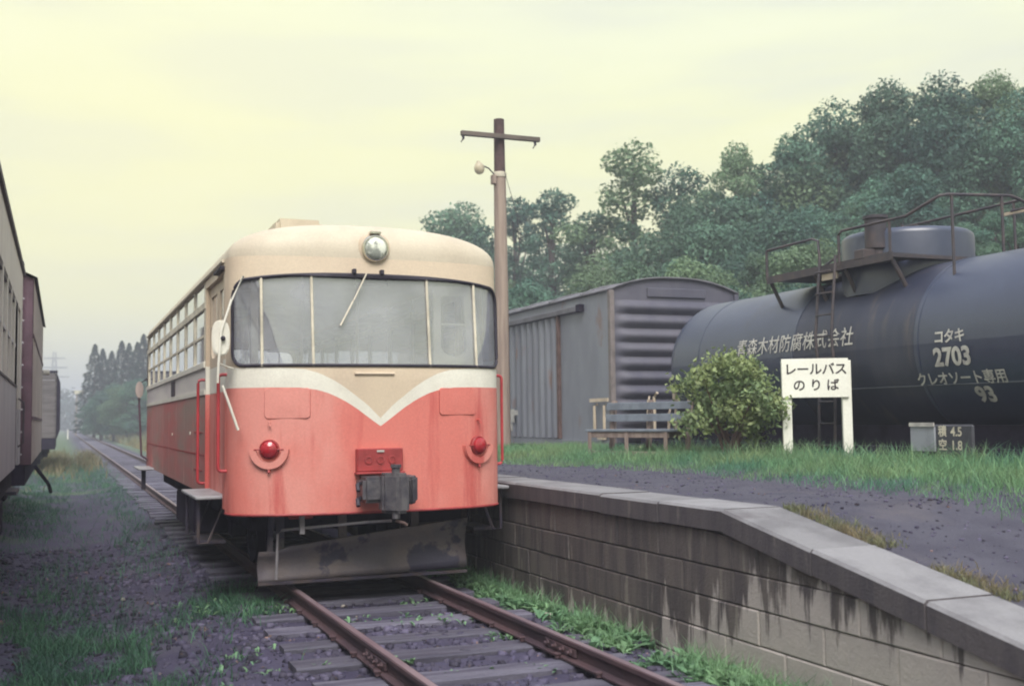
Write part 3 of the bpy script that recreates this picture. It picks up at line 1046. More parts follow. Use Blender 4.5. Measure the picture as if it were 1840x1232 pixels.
def nose_build(bus, rear=False):
    win = window_loop()
    vs = []; ed = []

    def loop(pts, close=True):
        b = len(vs)
        vs.extend(Vector(p) for p in pts)
        m = len(pts)
        ed.extend((b + i, b + (i + 1) % m) for i in range(m if close else m - 1))
    K = 44
    # boundary
    bd = [(-SMAX + 2 * SMAX * i / K, NB) for i in range(K)] + [(SMAX, NB + (NT_ - NB) * i / 30) for i in range(30)] + \
         [(SMAX - 2 * SMAX * i / K, NT_) for i in range(K)] + [(-SMAX, NT_ - (NT_ - NB) * i / 30) for i in range(30)]
    loop(bd)
    loop(win)
    xsamp = sorted(set([s2x(-SMAX + 2 * SMAX * i / 60) for i in range(61)] + [0.0]))
    up = [(x2s(x), zup(x)) for x in xsamp]; lo = [(x2s(x), zlo(x)) for x in xsamp]
    loop(up, False); loop(lo, False)
    for i in range(1, K):
        for j in range(1, 30):
            s = -SMAX + 2 * SMAX * (i + 0.5 * (j % 2)) / K; z = NB + (NT_ - NB) * j / 30
            x = s2x(s)
            if abs(z - zup(x)) < 0.03 or abs(z - zlo(x)) < 0.03 or abs(s) > SMAX - 0.02:
                continue
            if min((s - a) ** 2 + (z - b) ** 2 for a, b in win) < 0.0009:
                continue
            vs.append(Vector((s, z)))
    ov, oe, of, *_ = delaunay_2d_cdt(vs, ed, [], 0, 1e-6)
    parts = {'cream': MB(), 'white': MB(), 'red': MB()}
    P3 = [nose_pt(v.x, v.y, 0, rear) for v in ov]
    idx = {k: {} for k in parts}
    for f in of:
        c = sum((ov[i] for i in f), Vector((0, 0))) / len(f)
        if in_poly((c.x, c.y), win):
            continue
        x = s2x(c.x)
        k = 'cream' if c.y > zup(x) else ('white' if c.y > zlo(x) else 'red')
        mb = parts[k]; ff = []
        for i in f:
            if i not in idx[k]:
                idx[k][i] = len(mb.v); mb.v.append(P3[i])
            ff.append(idx[k][i])
        mb.f.append(tuple(ff))
    nm = {'cream': 'upper_front_panel', 'white': 'swoosh_band', 'red': 'lower_front_panel'}
    objs = {}
    for k, mb in parts.items():
        objs[k] = mb.build(nm[k], MT[k], bus, smooth=True, angle=60)
        objs[k]['label'] = {'cream': 'cream upper front panel', 'white': 'ivory band dipping to a V', 'red': 'streaky faded red lower front'}[k]
    # rubber seal
    lp = [nose_pt(s, z, 0.006, rear) for s, z in win]
    sb = MB(); sb.tube(lp + [lp[0]], 0.014, 6, cap=False); sb.build('windscreen_seal', MT['rubber'], bus, smooth=True)
    # panes
    win_i = window_loop(0.004)
    gv_ = []; ge = []
    b = 0
    gv_.extend(Vector(p) for p in win_i); m = len(win_i)
    ge.extend((i, (i + 1) % m) for i in range(m))
    for ms in MULL:
        b = len(gv_)
        gv_.extend([Vector((ms, 1.80)), Vector((ms, 2.75))]); ge.append((b, b + 1))
    for i in range(1, 46):
        for j in range(1, 8):
            s = -SMAX + 2 * SMAX * i / 46; z = 1.885 + 0.77 * j / 8
            if min((s - a) ** 2 + (z - c_) ** 2 for a, c_ in win_i) < 0.0004 or min(abs(s - q) for q in MULL) < 0.012:
                continue
            if in_poly((s, z), win_i):
                gv_.append(Vector((s, z)))
    ov, oe, of, *_ = delaunay_2d_cdt(gv_, ge, [], 0, 1e-6)
    panes = [MB() for _ in range(5)]; ids = [{} for _ in range(5)]
    for f in of:
        c = sum((ov[i] for i in f), Vector((0, 0))) / len(f)
        if not in_poly((c.x, c.y), win_i):
            continue
        k = sum(1 for ms in MULL if c.x > ms)
        ff = []
        for i in f:
            if i not in ids[k]:
                ids[k][i] = len(panes[k].v); panes[k].v.append(nose_pt(ov[i].x, ov[i].y, -0.008, rear))
            ff.append(ids[k][i])
        panes[k].f.append(tuple(ff))
    for mb in panes:
        mb.build('windscreen_pane', MT['glass'], bus, smooth=True, angle=60)
    for ms in MULL:
        zt = 2.655 - 0.075 * (abs(ms) / x2s(1.165)) ** 2.6
        MB().tube([nose_pt(ms, 1.875, 0.004, rear), nose_pt(ms, 2.26, 0.004, rear), nose_pt(ms, zt - 0.004, 0.004, rear)], 0.0125, 8).build('windscreen_mullion', MT['trim'], bus, smooth=True)
    return objs


bus = thing('rail_bus', (0, 14.1, 0.0), 'red and cream rail bus with wraparound windscreen standing at the platform', 'rail bus')
front = nose_build(bus)
nose_build(bus, True)

# roof with rounded ends
e1, e2 = 2 / BPP, 2 / BZP
rows = []
NPS = 14


def roof_pt(phi, psi, rear):
    b = BYS - byf(BZ0)
    sp = math.copysign(abs(math.sin(phi)) ** e1, math.sin(phi)); cp = max(0.0, math.cos(phi)) ** e1
    cs = max(0.0, math.cos(psi)) ** e2; sn = max(0.0, math.sin(psi)) ** e2
    x = BA * sp * cs; y = BYS - b * cp * cs; z = BZ0 + BH * sn
    if rear:
        y = 28.30 - y
    return Vector((x, y, z))


rf = MB()
NPH = 40
for rear in (False, True):
    rows = []
    for j in range(NPS + 1):
        psi = (math.pi / 2) * (j / NPS)
        rows.append([roof_pt(-math.pi / 2 + math.pi * i / NPH, psi, rear) for i in range(NPH + 1)])
    rf.grid(rows)
rows = []
for k in range(13):
    y = BYS + (BREAR - BYS) * k / 12
    sec = []
    for j in range(33):
        t = -math.pi / 2 + math.pi * j / 32
        psi = math.pi / 2 - abs(t)
        sec.append(Vector((math.copysign(BA * max(0.0, math.cos(psi)) ** e2, t), y, BZ0 + BH * max(0.0, math.sin(psi)) ** e2)))
    rows.append(sec)
rf.grid(rows)
bmr = rf.build('roof', MT['roofcream'], bus)
bm = bmesh.new(); bm.from_mesh(bmr.data)
bmesh.ops.remove_doubles(bm, verts=bm.verts, dist=0.002)
bmesh.ops.recalc_face_normals(bm, faces=bm.faces)
for f in bm.faces:
    f.smooth = True
bm.to_mesh(bmr.data); bm.free()
for sx in (-1, 1):
    MB().tube([(sx * 1.212, BYS + 0.1, BZ0 - 0.005), (sx * 1.212, BREAR - 0.1, BZ0 - 0.005)], 0.016, 6).build('gutter', MT['roofcream'], bus)
for (vx, vy) in ((-0.36, 10.9), (0.36, 12.6), (-0.36, 14.6), (0.36, 16.6)):
    v = MB().box(vx - 0.23, vx + 0.23, vy - 0.28, vy + 0.28, 3.08, 3.375 if vy < 12 else 3.28).build('roof_ventilator', MT['roofcream'], bus, bev=0.04, seg=2)

# sides
WY0, WY1, NWIN = 11.06, 18.55, 8
PW = (WY1 - WY0) / NWIN
for sx in (-1, 1):
    xo, xi = sx * 1.2, sx * 1.165
    lo_, hi_ = min(xo, xi), max(xo, xi)

    def bx(name, m, y0, y1, z0, z1, proud=0.0, parent=bus, bev=0.0):
        a, b_ = (lo_ - (proud if sx < 0 else 0), hi_ + (proud if sx > 0 else 0))
        return MB().box(a, b_, y0, y1, z0, z1).build(name, m, parent, bev=bev)
    side = bx('side_lower_panel', MT['red_side'], 10.97, BREAR, 0.745, 1.69)
    if sx < 0:
        side['label'] = 'grimy faded red side panel'
    for k in range(1, 8):
        yy_ = WY0 + PW * k
        bx('panel_strip', MT['red_side'], yy_ - 0.015, yy_ + 0.015, 0.76, 1.68, 0.0015, side)
    bx('panel_strip', MT['dark_red'], 11.0, BREAR - 0.01, 1.10, 1.115, 0.002, side)
    bx('stripe', MT['white'], 10.97, BREAR, 1.69, 1.735, 0.010)
    bx('side_waist_panel', MT['greyside'], 10.97, BREAR, 1.735, 1.945)
    bx('window_sill', MT['white'], 10.97, BREAR, 1.945, 2.005, 0.018, bev=0.005)
    bx('window_rail', MT['trim'], 10.97, BREAR, 2.515, 2.585, 0.008, bev=0.005)
    bx('top_rail', MT['cream'], 10.97, BREAR, 2.775, 2.803)
    for k in range(NWIN + 1):
        yy_ = WY0 + PW * k
        bx('window_pillar', MT['trim'], yy_ - 0.045, yy_ + 0.045, 2.005, 2.515)
        bx('window_pillar', MT['trim'], yy_ - 0.03, yy_ + 0.03, 2.585, 2.775)
        if k < NWIN:
            g_ = MB().box(sx * 1.183 - 0.002, sx * 1.183 + 0.002, yy_ + 0.045, yy_ + PW - 0.045, 2.005, 2.515).build('window_pane', MT['sideglass'], bus)
            MB().box(sx * 1.190 - 0.008, sx * 1.190 + 0.008, yy_ + 0.046, yy_ + PW - 0.046, 2.25, 2.275).build('sash_bar', MT['trim'], g_)
            MB().box(sx * 1.183 - 0.002, sx * 1.183 + 0.002, yy_ + 0.03, yy_ + PW - 0.03, 2.585, 2.775).build('upper_window_pane', MT['sideglass'], bus)
    # front corner post, door frame
    for (y0, y1) in ((BYS - 0.004, 9.70), (10.92, 10.97)):
        bx('corner_post', MT['cream'], y0, y1, 1.955, 2.80, 0.002)
        bx('corner_post_band', MT['white'], y0, y1, 1.69, 1.955, 0.002)
        bx('corner_post_lower', MT['red'], y0, y1, 0.745 if y0 > 10 else 0.70, 1.69, 0.002)
    bx('door_header', MT['cream'], 9.70, 10.92, 2.70, 2.80, 0.002)
    MB().box(min(sx * 1.2, sx * 1.245), max(sx * 1.2, sx * 1.245), 9.62, 10.05, 2.715, 2.75).build('door_drip_strip', MT['rubber'], bus, bev=0.006)
    # folding door: two leaves, recessed
    for (y0, y1) in ((9.705, 10.305), (10.315, 10.915)):
        dxo, dxi = sx * 1.165, sx * 1.135
        a, b_ = min(dxo, dxi), max(dxo, dxi)
        dl = MB().box(a, b_, y0, y1, 0.78, 1.69).build('door_leaf', MT['red'], bus, bev=0.004)
        MB().box(a, b_, y0, y1, 1.692, 1.93).build('door_band', MT['white'], dl)
        for (u0, u1, z0, z1) in ((y0, y0 + 0.09, 1.932, 2.695), (y1 - 0.09, y1, 1.932, 2.695), (y0 + 0.09, y1 - 0.09, 2.60, 2.695), (y0 + 0.09, y1 - 0.09, 1.932, 2.02), (y0 + 0.09, y1 - 0.09, 2.30, 2.325)):
            MB().box(a, b_, u0, u1, z0, z1).build('door_frame', MT['trim'] if sx > 0 else MT['cream'], dl)
        for (yc, sy) in ((y0 + 0.09, 1), (y1 - 0.09, -1)):           # rounded lower corners of the door light
            pg = [(a + 0.001, yc, 2.02)] + [(a + 0.001, yc + sy * (0.12 - 0.12 * math.sin(t_)), 2.02 + 0.12 - 0.12 * math.cos(t_)) for t_ in [math.pi / 2 * i_ / 6 for i_ in range(7)]]
            MB().prism(pg, (b_ - a - 0.002, 0, 0)).build('door_frame', MT['cream'], dl)
        MB().box(sx * 1.15 - 0.002, sx * 1.15 + 0.002, y0 + 0.09, y1 - 0.09, 2.02, 2.60).build('door_pane', MT['sideglass'], dl)
    # handrails beside the door
    for yr, z0, z1 in ((9.50, 1.02, 1.82), (10.98, 0.85, 1.83)):
        x_ = sx * 1.265
        pts = [(sx * 1.19, yr, z0)] + [(x_ - sx * 0.03 * (1 - math.sin(t_)), yr, z0 + 0.03 - 0.03 * math.cos(t_)) for t_ in (0, 0.5, 1.0, 1.57)] + \
              [(x_ - sx * 0.03 * (1 - math.cos(t_)), yr, z1 - 0.03 + 0.03 * math.sin(t_)) for t_ in (0, 0.5, 1.0, 1.57)] + [(sx * 1.19, yr, z1)]
        MB().tube(pts, 0.014, 8).build('handrail', MT['red_rail'], bus, smooth=True)
    # door steps
    st = MB().box(min(sx * 1.14, sx * 1.42), max(sx * 1.14, sx * 1.42), 9.72, 10.9, 0.775, 0.805).build('door_step', MT['stepmetal'], bus, bev=0.008)
    for yr in (9.85, 10.75):
        MB().tube([(sx * 1.15, yr, 0.78), (sx * 1.30, yr, 0.40), (sx * 1.38, yr, 0.40), (sx * 1.38, yr, 0.775)], 0.015, 6).build('step_bracket', MT['iron'], st)
    st = MB().box(min(sx * 1.14, sx * 1.42), max(sx * 1.14, sx * 1.42), 17.2, 18.3, 0.735, 0.765).build('rear_step', MT['stepmetal'], bus, bev=0.008)
    MB().box(min(sx * 1.30, sx * 1.36), max(sx * 1.30, sx * 1.36), 17.4, 17.46, 0.45, 0.735).build('step_bracket', MT['iron'], st)
    MB().box(min(sx * 1.14, sx * 1.36), max(sx * 1.14, sx * 1.36), 9.95, 10.5, 0.38, 0.41).build('lower_step', MT['iron'], bus, bev=0.005)
# small white plate and dark vent on the near side
MB().box(-1.207, -1.2, 12.25, 12.30, 1.30, 1.33).build('side_label_plate', MT['white'], bus)
MB().box(-1.207, -1.2, 14.3, 14.34, 1.27, 1.30).build('side_label_plate', MT['trim'], bus)
MB().box(-1.206, -1.2, 14.0, 14.5, 1.75, 1.93).build('destination_board', MT['iron'], bus)
for z_ in (1.32, 0.95):
    MB().box(-1.206, -1.2, 11.2, 11.9, z_, z_ + 0.012).build('access_flap_edge', MT['dark_red'], bus)

# floor, seats, cab furniture
MB().box(-1.14, 1.14, 9.5, 18.8, 0.93, 0.98).build('floor', mat('bus_floor', (0.26, 0.24, 0.23), 0.8), bus)
MB().box(-0.98, -0.05, 9.36, 9.62, 0.98, 1.80).build('dashboard', MT['interior'], bus, bev=0.05, seg=2)
MB().box(0.10, 0.58, 9.38, 9.55, 0.98, 1.62).build('dashboard', MT['interior'], bus, bev=0.05, seg=2)
dseat = MB().box(-0.85, -0.40, 10.0, 10.45, 1.25, 1.37).box(-0.85, -0.40, 10.40, 10.50, 1.37, 1.95).build('driver_seat', MT['seat'], bus, bev=0.03, seg=2)
seat0 = None
for k in range(9):
    for sx in (-1, 1):
        yk_ = 11.5 + 0.78 * k
        if seat0 is None:
            seat0 = MB().box(-0.42, 0.42, 0, 0.42, 0.36, 0.48).box(-0.42, 0.42, 0.38, 0.46, 0.48, 0.95).build('seat', MT['seat'], bus, bev=0.03, seg=2)
            for v in seat0.data.vertices:
                v.co += ORG[bus]
            seat0.location = Vector((sx * 0.70, yk_, 0.98)) - ORG[bus]
            MB().tube([(-0.40 + sx * 0.7, yk_ + 0.42, 1.93), (0.40 + sx * 0.7, yk_ + 0.42, 1.93)], 0.012, 6).build('grab_bar', MT['chrome'], bus)
        else:
            c = copy_part(seat0, bus, Vector((sx * 0.70, yk_, 0.98)) - ORG[bus])
MB().tube([(0.28, 10.95, 0.98), (0.28, 10.95, 3.08)], 0.016, 8).build('stanchion', MT['trim'], bus)
MB().tube([(-0.28, 10.95, 0.98), (-0.28, 10.95, 3.08)], 0.016, 8).build('stanchion', MT['trim'], bus)
MB().box(-1.13, -0.30, 10.97, 11.0, 0.98, 1.80).build('cab_partition', MT['interior'], bus)
MB().box(0.33, 1.13, 10.97, 11.0, 0.98, 1.80).build('cab_partition', MT['interior'], bus)
for sx in (-1, 1):
    MB().box(sx * 0.80 - 0.16, sx * 0.80 + 0.16, 11.2, 18.4, 2.56, 2.575).build('luggage_rack', MT['interior'], bus)
MB().box(-0.98, -0.92, 9.62, 9.68, 1.9, 2.78).build('cab_pillar', MT['trim'], bus)

# folded door leaf with a round-bottomed light, just inside the right of the windscreen
NL = 40


def rrect(x0, x1, z0, z1, r0, r1, shear=0.0):
    out = []
    for cx, cz, rr, t0 in ((x1 - r0, z0 + r0, r0, -90), (x1 - r1, z1 - r1, r1, 0), (x0 + r1, z1 - r1, r1, 90), (x0 + r0, z0 + r0, r0, 180)):
        for k in range(NL // 4):
            t_ = R(t0 + 90 * k / (NL // 4 - 1))
            x_, z_ = cx + rr * math.cos(t_), cz + rr * math.sin(t_)
            out.append((x_ + shear * (z1 - z_) * max(0.0, (x_ - x0) / (x1 - x0)), z_))
    return out


oloop = rrect(0.60, 0.98, 1.72, 2.62, 0.01, 0.04, 0.13); iloop = rrect(0.67, 0.88, 1.99, 2.54, 0.10, 0.05, 0.07)
mb = MB()
rows = [[Vector((x_, 9.45, z_)) for x_, z_ in oloop + [oloop[0]]], [Vector((x_, 9.45, z_)) for x_, z_ in iloop + [iloop[0]]], [Vector((x_, 9.475, z_)) for x_, z_ in iloop + [iloop[0]]], [Vector((x_, 9.475, z_)) for x_, z_ in oloop + [oloop[0]]], [Vector((x_, 9.45, z_)) for x_, z_ in oloop + [oloop[0]]]]
mb.grid(rows)
fd = mb.build('inner_door_panel', MT['white'], bus)
MB().box(0.665, 0.905, 9.44, 9.449, 2.27, 2.285).build('inner_door_bar', MT['white'], fd)

# headlight
hb = nose_pt(0, 2.885, 0)
hl = MB().lathe((-0.01, 9.225, 2.885), (0, -1, 0.02), [(0.106, 0), (0.116, 0.03), (0.118, 0.075), (0.110, 0.088), (0.100, 0.09), (0.097, 0.08)], 32).build('headlight', MT['chrome'], bus, smooth=True)
MB().lathe((-0.01, 9.145, 2.886), (0, -1, 0.02), [(0.097, 0.0), (0.090, 0.014), (0.068, 0.026), (0.036, 0.033), (0.001, 0.035)], 28).build('headlight_lens', MT['lens'], hl, smooth=True)
MB().lathe((-0.01, 9.20, 2.885), (0, 1, 0), [(0.15, 0.01), (0.135, -0.02), (0.10, -0.03)], 28).build('headlight_base', MT['cream'], hl, smooth=True)
MB().box(-0.06, 0.035, 9.13, 9.21, 3.01, 3.03).build('headlight_clip', MT['chrome'], hl, bev=0.004)
# wiper, horn bar, brow
for wx0 in (-0.10,):
    w_ = MB().tube([(wx0, nose_y(wx0, 2.63) - 0.045, 2.66), (-0.215, nose_y(-0.2, 2.42) - 0.04, 2.43)], 0.007, 6).build('wiper_arm', MT['trim'], bus)
    MB().tube([(-0.215, nose_y(-0.2, 2.42) - 0.03, 2.43), (-0.33, nose_y(-0.33, 2.22) - 0.022, 2.215)], 0.008, 6).build('wiper_blade', MT['trim'], w_)
for hx in (-0.20, 0.04):
    MB().box(hx - 0.015, hx + 0.015, 9.11, 9.17, 2.66, 2.70).build('wiper_pivot', MT['rubber'], bus, bev=0.004)
brow = MB()
rows = []
for k in range(25):
    s = -0.95 + 1.9 * k / 24
    zt = 2.662 - 0.075 * (abs(s) / x2s(1.165)) ** 2.6
    q = 0.5 + 0.5 * math.cos(math.pi * s / 0.95)
    rows.append([nose_pt(s, zt + 0.004, 0.004), nose_pt(s, zt - 0.01, 0.004 + 0.030 * (0.3 + 0.7 * q)), nose_pt(s, zt - 0.035 * (0.3 + 0.7 * q), 0.004 + 0.022)])
brow.grid(rows)
brow.build('windscreen_brow', MT['rubber'], bus, smooth=True)
MB().tube([nose_pt(x2s(-0.22), 1.815, 0.008), nose_pt(x2s(0.12), 1.815, 0.008)], 0.012, 6).build('front_grab_bar', MT['cream'], bus)
MB().box(-0.18, 0.12, 9.20, 9.24, 2.57, 2.63).build('rear_view_mirror', MT['iron'], bus, bev=0.01)

# hatches on the front


def nose_plate(name, x0, x1, z0, z1, rad, off, m, parent, lab=None):
    pts = []
    for cx, cz, t0 in ((x1 - rad, z0 + rad, -90), (x1 - rad, z1 - rad, 0), (x0 + rad, z1 - rad, 90), (x0 + rad, z0 + rad, 180)):
        for k in range(6):
            t_ = R(t0 + 90 * k / 5)
            pts.append((cx + rad * math.cos(t_), cz + rad * math.sin(t_)))
    vs = [Vector(p) for p in pts]
    nP = len(vs)
    ed_ = [(i, (i + 1) % nP) for i in range(nP)]
    for i in range(1, 6):
        for j in range(1, 4):
            vs.append(Vector((x0 + (x1 - x0) * i / 6, z0 + (z1 - z0) * j / 4)))
    ov, oe, of, *_ = delaunay_2d_cdt(vs, ed_, [], 1, 1e-6)
    mb = MB()
    mb.v = [nose_pt(x2s(v.x), v.y, off) for v in ov]
    mb.f = [tuple(f) for f in of]
    b = len(mb.v)
    for (px, pz) in pts:
        mb.v.append(nose_pt(x2s(px), pz, off)); mb.v.append(nose_pt(x2s(px + (0.006 if px > (x0 + x1) / 2 else -0.006)), pz + (0.006 if pz > (z0 + z1) / 2 else -0.006), -0.002))
    for i in range(nP):
        j = (i + 1) % nP
        mb.f.append((b + 2 * i, b + 2 * j, b + 2 * j + 1, b + 2 * i + 1))
    ob = mb.build(name, m, parent, smooth=True, angle=40)
    if lab:
        ob['label'] = lab
    lp = [nose_pt(x2s(px), pz, 0.004) for px, pz in pts]
    MB().tube([p for p in lp] + [lp[0]], 0.0045, 5, cap=False).build('hatch_edge', MT['dark_red'], ob)
    return ob


nose_plate('front_hatch', -0.935, -0.585, 1.452, 1.692, 0.03, 0.011, MT['red'], bus)
nose_plate('front_hatch', 0.525, 0.875, 1.468, 1.692, 0.03, 0.011, MT['red'], bus)
# tail lamps with half-ring shrouds
for lx in (-0.9, 0.9):
    yb_ = nose_y(lx, 1.2)
    s_ = x2s(lx)
    p0 = nose_pt(s_, 1.2, 0.0); nd = (nose_pt(s_, 1.2, 1.0) - p0).normalized()
    tl = MB().lathe(p0 - nd * 0.02, nd, [(0.082, 0), (0.082, 0.04), (0.074, 0.05), (0.070, 0.045)], 24).build('tail_lamp', MT['dark_red'], bus, smooth=True)
    MB().lathe(p0 + nd * 0.02, nd, [(0.071, 0), (0.064, 0.028), (0.045, 0.042), (0.02, 0.050), (0.001, 0.051)], 22).build('tail_lamp_lens', MT['redlens'], tl, smooth=True)
    tx = Vector((0, 0, 1)).cross(nd).normalized()
    rows = []
    for k in range(21):
        t_ = R(180 + 9 * k)
        d = tx * math.cos(t_) + Vector((0, 0, 1)) * math.sin(t_)
        rows.append([p0 + d * 0.104 + nd * 0.0, p0 + d * 0.104 + nd * 0.030, p0 + d * 0.158 + nd * 0.030, p0 + d * 0.164 + nd * -0.02])
    MB().grid(rows).build('lamp_shroud', MT['red'], tl, smooth=True)
    MB().tube([p0 - Vector((0, 0, 0.155)) + nd * 0.01, p0 - Vector((0, 0, 0.19)) + nd * 0.03], 0.012, 6).build('lamp_bracket', MT['dark_red'], tl)
    MB().tube([p0 + Vector((0.0, 0, 0.22)), p0 + Vector((0.0, 0, 0.22)) + nd * 0.03, p0 + Vector((0.01, 0, 0.19)) + nd * 0.035], 0.009, 6).build('lamp_hook', MT['red'], tl)
    MB().tube([p0 - tx * 0.12 + nd * 0.03, p0 + tx * 0.12 + nd * 0.03], 0.007, 6).build('lamp_pin', MT['dark_red'], tl)
# coupler cover with round stamps, and the coupler itself
cv = MB().box(-0.215, 0.175, 8.985, 9.07, 1.005, 1.195).build('coupler_cover', MT['dark_red'], bus, bev=0.008)
MB().box(-0.225, 0.185, 8.96, 9.07, 0.985, 1.003).build('cover_ledge', MT['dark_red'], cv, bev=0.004)
for kx in (-0.12, -0.02, 0.08):
    MB().lathe((kx, 8.985, 1.10), (0, -1, 0), [(0.036, 0), (0.034, 0.008), (0.022, 0.009), (0.020, 0.004)], 18).build('cover_boss', MT['dark_red'], cv)
MB().box(-0.05, 0.01, 8.975, 8.985, 1.165, 1.18).build('cover_latch', MT['letter'], cv)
cp = MB().box(-0.21, -0.02, 8.80, 9.07, 0.76, 0.97).build('coupler', MT['coupler'], bus, bev=0.03, seg=2)
kn = MB()
kn.prism([(-0.07, 8.74, 0.68), (0.03, 8.62, 0.68), (0.13, 8.64, 0.68), (0.13, 8.80, 0.68), (0.0, 8.9, 0.68), (-0.07, 8.88, 0.68)], (0, 0, 0.32))
kn.build('coupler_knuckle', MT['coupler'], cp, bev=0.025, seg=2)
MB().prism([(0.15, 8.68, 0.74), (0.23, 8.74, 0.76), (0.22, 8.95, 0.76), (0.11, 9.0, 0.74)], (0, 0, 0.22)).build('coupler_guard', MT['coupler'], cp, bev=0.02, seg=2)
MB().lathe((0.03, 8.70, 0.64), (0, 0, 1), [(0.035, 0), (0.035, 0.40), (0.045, 0.405), (0.045, 0.43)], 12).build('knuckle_pin', MT['coupler'], cp)
MB().tube([(0.03, 8.72, 0.62), (0.10, 8.70, 0.60), (0.12, 8.70, 0.58)], 0.014, 6).build('uncoupling_lever', MT['rustpost'], cp)
for hz in (0.80, 0.92):
    MB().tube([(-0.21, 8.9, hz), (-0.245, 8.86, hz - 0.01), (-0.25, 8.82, hz - 0.06)], 0.018, 6).build('air_hose', MT['rubber'], cp)

# skirt lip, rods, plough
MB().tube([nose_pt(-SMAX + 2 * SMAX * k / 40, NB + 0.004, -0.004) for k in range(41)], 0.012, 6).build('skirt_lip', MT['dark_red'], bus, smooth=True)
pr = MB()
rows = []
for i in range(15):
    t_ = i / 14
    x_ = -0.93 + 1.85 * t_
    zb = 0.075 + 0.03 * t_
    zt = 0.345 + 0.20 * t_ if t_ > 0.1 else 0.335 + 0.0 * t_
    rows.append([Vector((x_, 9.50 + 0.10 * math.sin(math.pi * k / 6) * 0.9 - 0.02 + (0.05 if k == 0 else 0), zb + (zt - zb) * k / 6)) for k in range(7)])
pr.grid(rows)
plough = pr.build('plough_blade', MT['steelgrey'], bus, smooth=True, angle=50)
sm = plough.modifiers.new('thickness', 'SOLIDIFY'); sm.thickness = 0.012
MB().box(-0.93, 0.92, 9.515, 9.54, 0.06, 0.085).build('blade_edge', MT['iron'], plough)
for bxx in (-0.74, -0.20, 0.45):
    MB().box(bxx - 0.035, bxx + 0.035, 9.56, 9.60, 0.25, 0.80).build('plough_bracket', MT['steelgrey'], plough)
MB().tube([(-0.80, 9.40, 0.12), (-0.80, 9.34, 0.50), (-0.77, 9.32, 0.53), (-0.10, 9.10, 0.585), (0.06, 8.95, 0.60)], 0.012, 8).build('uncoupling_rod', MT['rod'], bus, smooth=True)
MB().box(-0.64, -0.60, 9.22, 9.26, 0.50, 0.68).build('rod_bracket', MT['rod'], bus)
MB().box(-0.72, -0.52, 9.26, 9.32, 0.62, 0.68).build('rod_hanger', MT['dark_red'], bus, bev=0.01)
for bx_ in (-0.82,):
    MB().prism([(bx_ - 0.035, 9.42, 0.68), (bx_ + 0.02, 9.42, 0.68), (bx_ + 0.0, 9.44, 0.48), (bx_ + 0.01, 9.5, 0.30), (bx_ - 0.04, 9.5, 0.30), (bx_ - 0.045, 9.44, 0.48)], (0, 0.02, 0)).build('plough_hanger', MT['steelgrey'], bus)
# underframe and wheels
MB().box(-0.95, 0.95, 9.75, 18.6, 0.50, 0.745).build('underframe', MT['under'], bus)
MB().box(-1.12, -0.55, 12.6, 14.6, 0.22, 0.60).build('battery_box', MT['under'], bus, bev=0.02)
MB().box(0.55, 1.12, 12.6, 14.6, 0.22, 0.60).build('fuel_tank', MT['under'], bus, bev=0.02)
MB().box(-0.45, 0.45, 13.0, 15.5, 0.18, 0.55).build('engine', MT['under'], bus, bev=0.04)
for yw in (11.6, 16.6):
    MB().tube([(-0.68, yw, 0.38), (0.68, yw, 0.38)], 0.07, 10).build('axle', MT['under'], bus)
    for sx in (-1, 1):
        MB().lathe((sx * 0.54, yw, 0.38), (sx, 0, 0), [(0.41, 0), (0.41, 0.03), (0.383, 0.035), (0.375, 0.12), (0.30, 0.12), (0.26, 0.08), (0.10, 0.08), (0.10, 0.13), (0.001, 0.13)], 28).build('wheel', MT['under'], bus, smooth=True)
        MB().box(sx * 0.80 - 0.06, sx * 0.80 + 0.06, yw - 0.5, yw + 0.5, 0.42, 0.50).build('leaf_spring', MT['under'], bus)
        MB().box(sx * 0.80 - 0.08, sx * 0.80 + 0.08, yw - 0.12, yw + 0.12, 0.28, 0.50).build('axle_box', MT['under'], bus, bev=0.02)
# cab mirror on its arm (front left) and the rear one
mr = MB().tube([(-1.10, 9.26, 2.62), (-1.20, 9.22, 2.42), (-1.285, 9.18, 2.16), (-1.305, 9.18, 1.90), (-1.31, 9.19, 1.74)], 0.010, 8).build('mirror_arm', MT['white'], bus, smooth=True)
mpn = []
for k in range(24):
    t_ = 2 * math.pi * k / 24
    c_, s_ = math.cos(t_), math.sin(t_)
    mpn.append((-1.285 + 0.072 * math.copysign(abs(c_) ** 0.75, c_), 9.195, 2.105 + 0.145 * math.copysign(abs(s_) ** 0.7, s_)))
mi = MB().prism(mpn, (0, 0.03, 0)).build('mirror', MT['white'], mr, bev=0.010, seg=2)
MB().lathe((-1.272, 9.20, 2.10), (0, -1, 0), [(0.022, 0), (0.020, 0.03), (0.008, 0.045)], 10).build('mirror_clamp', MT['rubber'], mi)
MB().tube([(-1.31, 9.19, 1.90), (-1.22, 9.30, 1.875), (-1.17, 9.33, 1.865)], 0.008, 6).build('mirror_brace', MT['white'], mr)
MB().tube([(-1.27, 9.21, 1.72), (-1.215, 9.19, 1.56), (-1.145, 9.20, 1.36)], 0.011, 8).build('marker_pole', MT['white'], bus, smooth=True)
rm = MB().tube([(-1.20, 18.5, 0.85), (-1.30, 18.45, 0.92), (-1.34, 18.45, 1.75), (-1.34, 18.45, 2.05), (-1.22, 18.5, 2.12)], 0.016, 8).build('rear_mirror_arm', MT['brownwagon'], bus, smooth=True)
MB().prism([(-1.34 + 0.06 * math.cos(2 * math.pi * k / 18), 18.40, 1.95 + 0.13 * math.sin(2 * math.pi * k / 18)) for k in range(18)], (0, 0.03, 0)).build('rear_mirror', MT['peachwood'], rm)

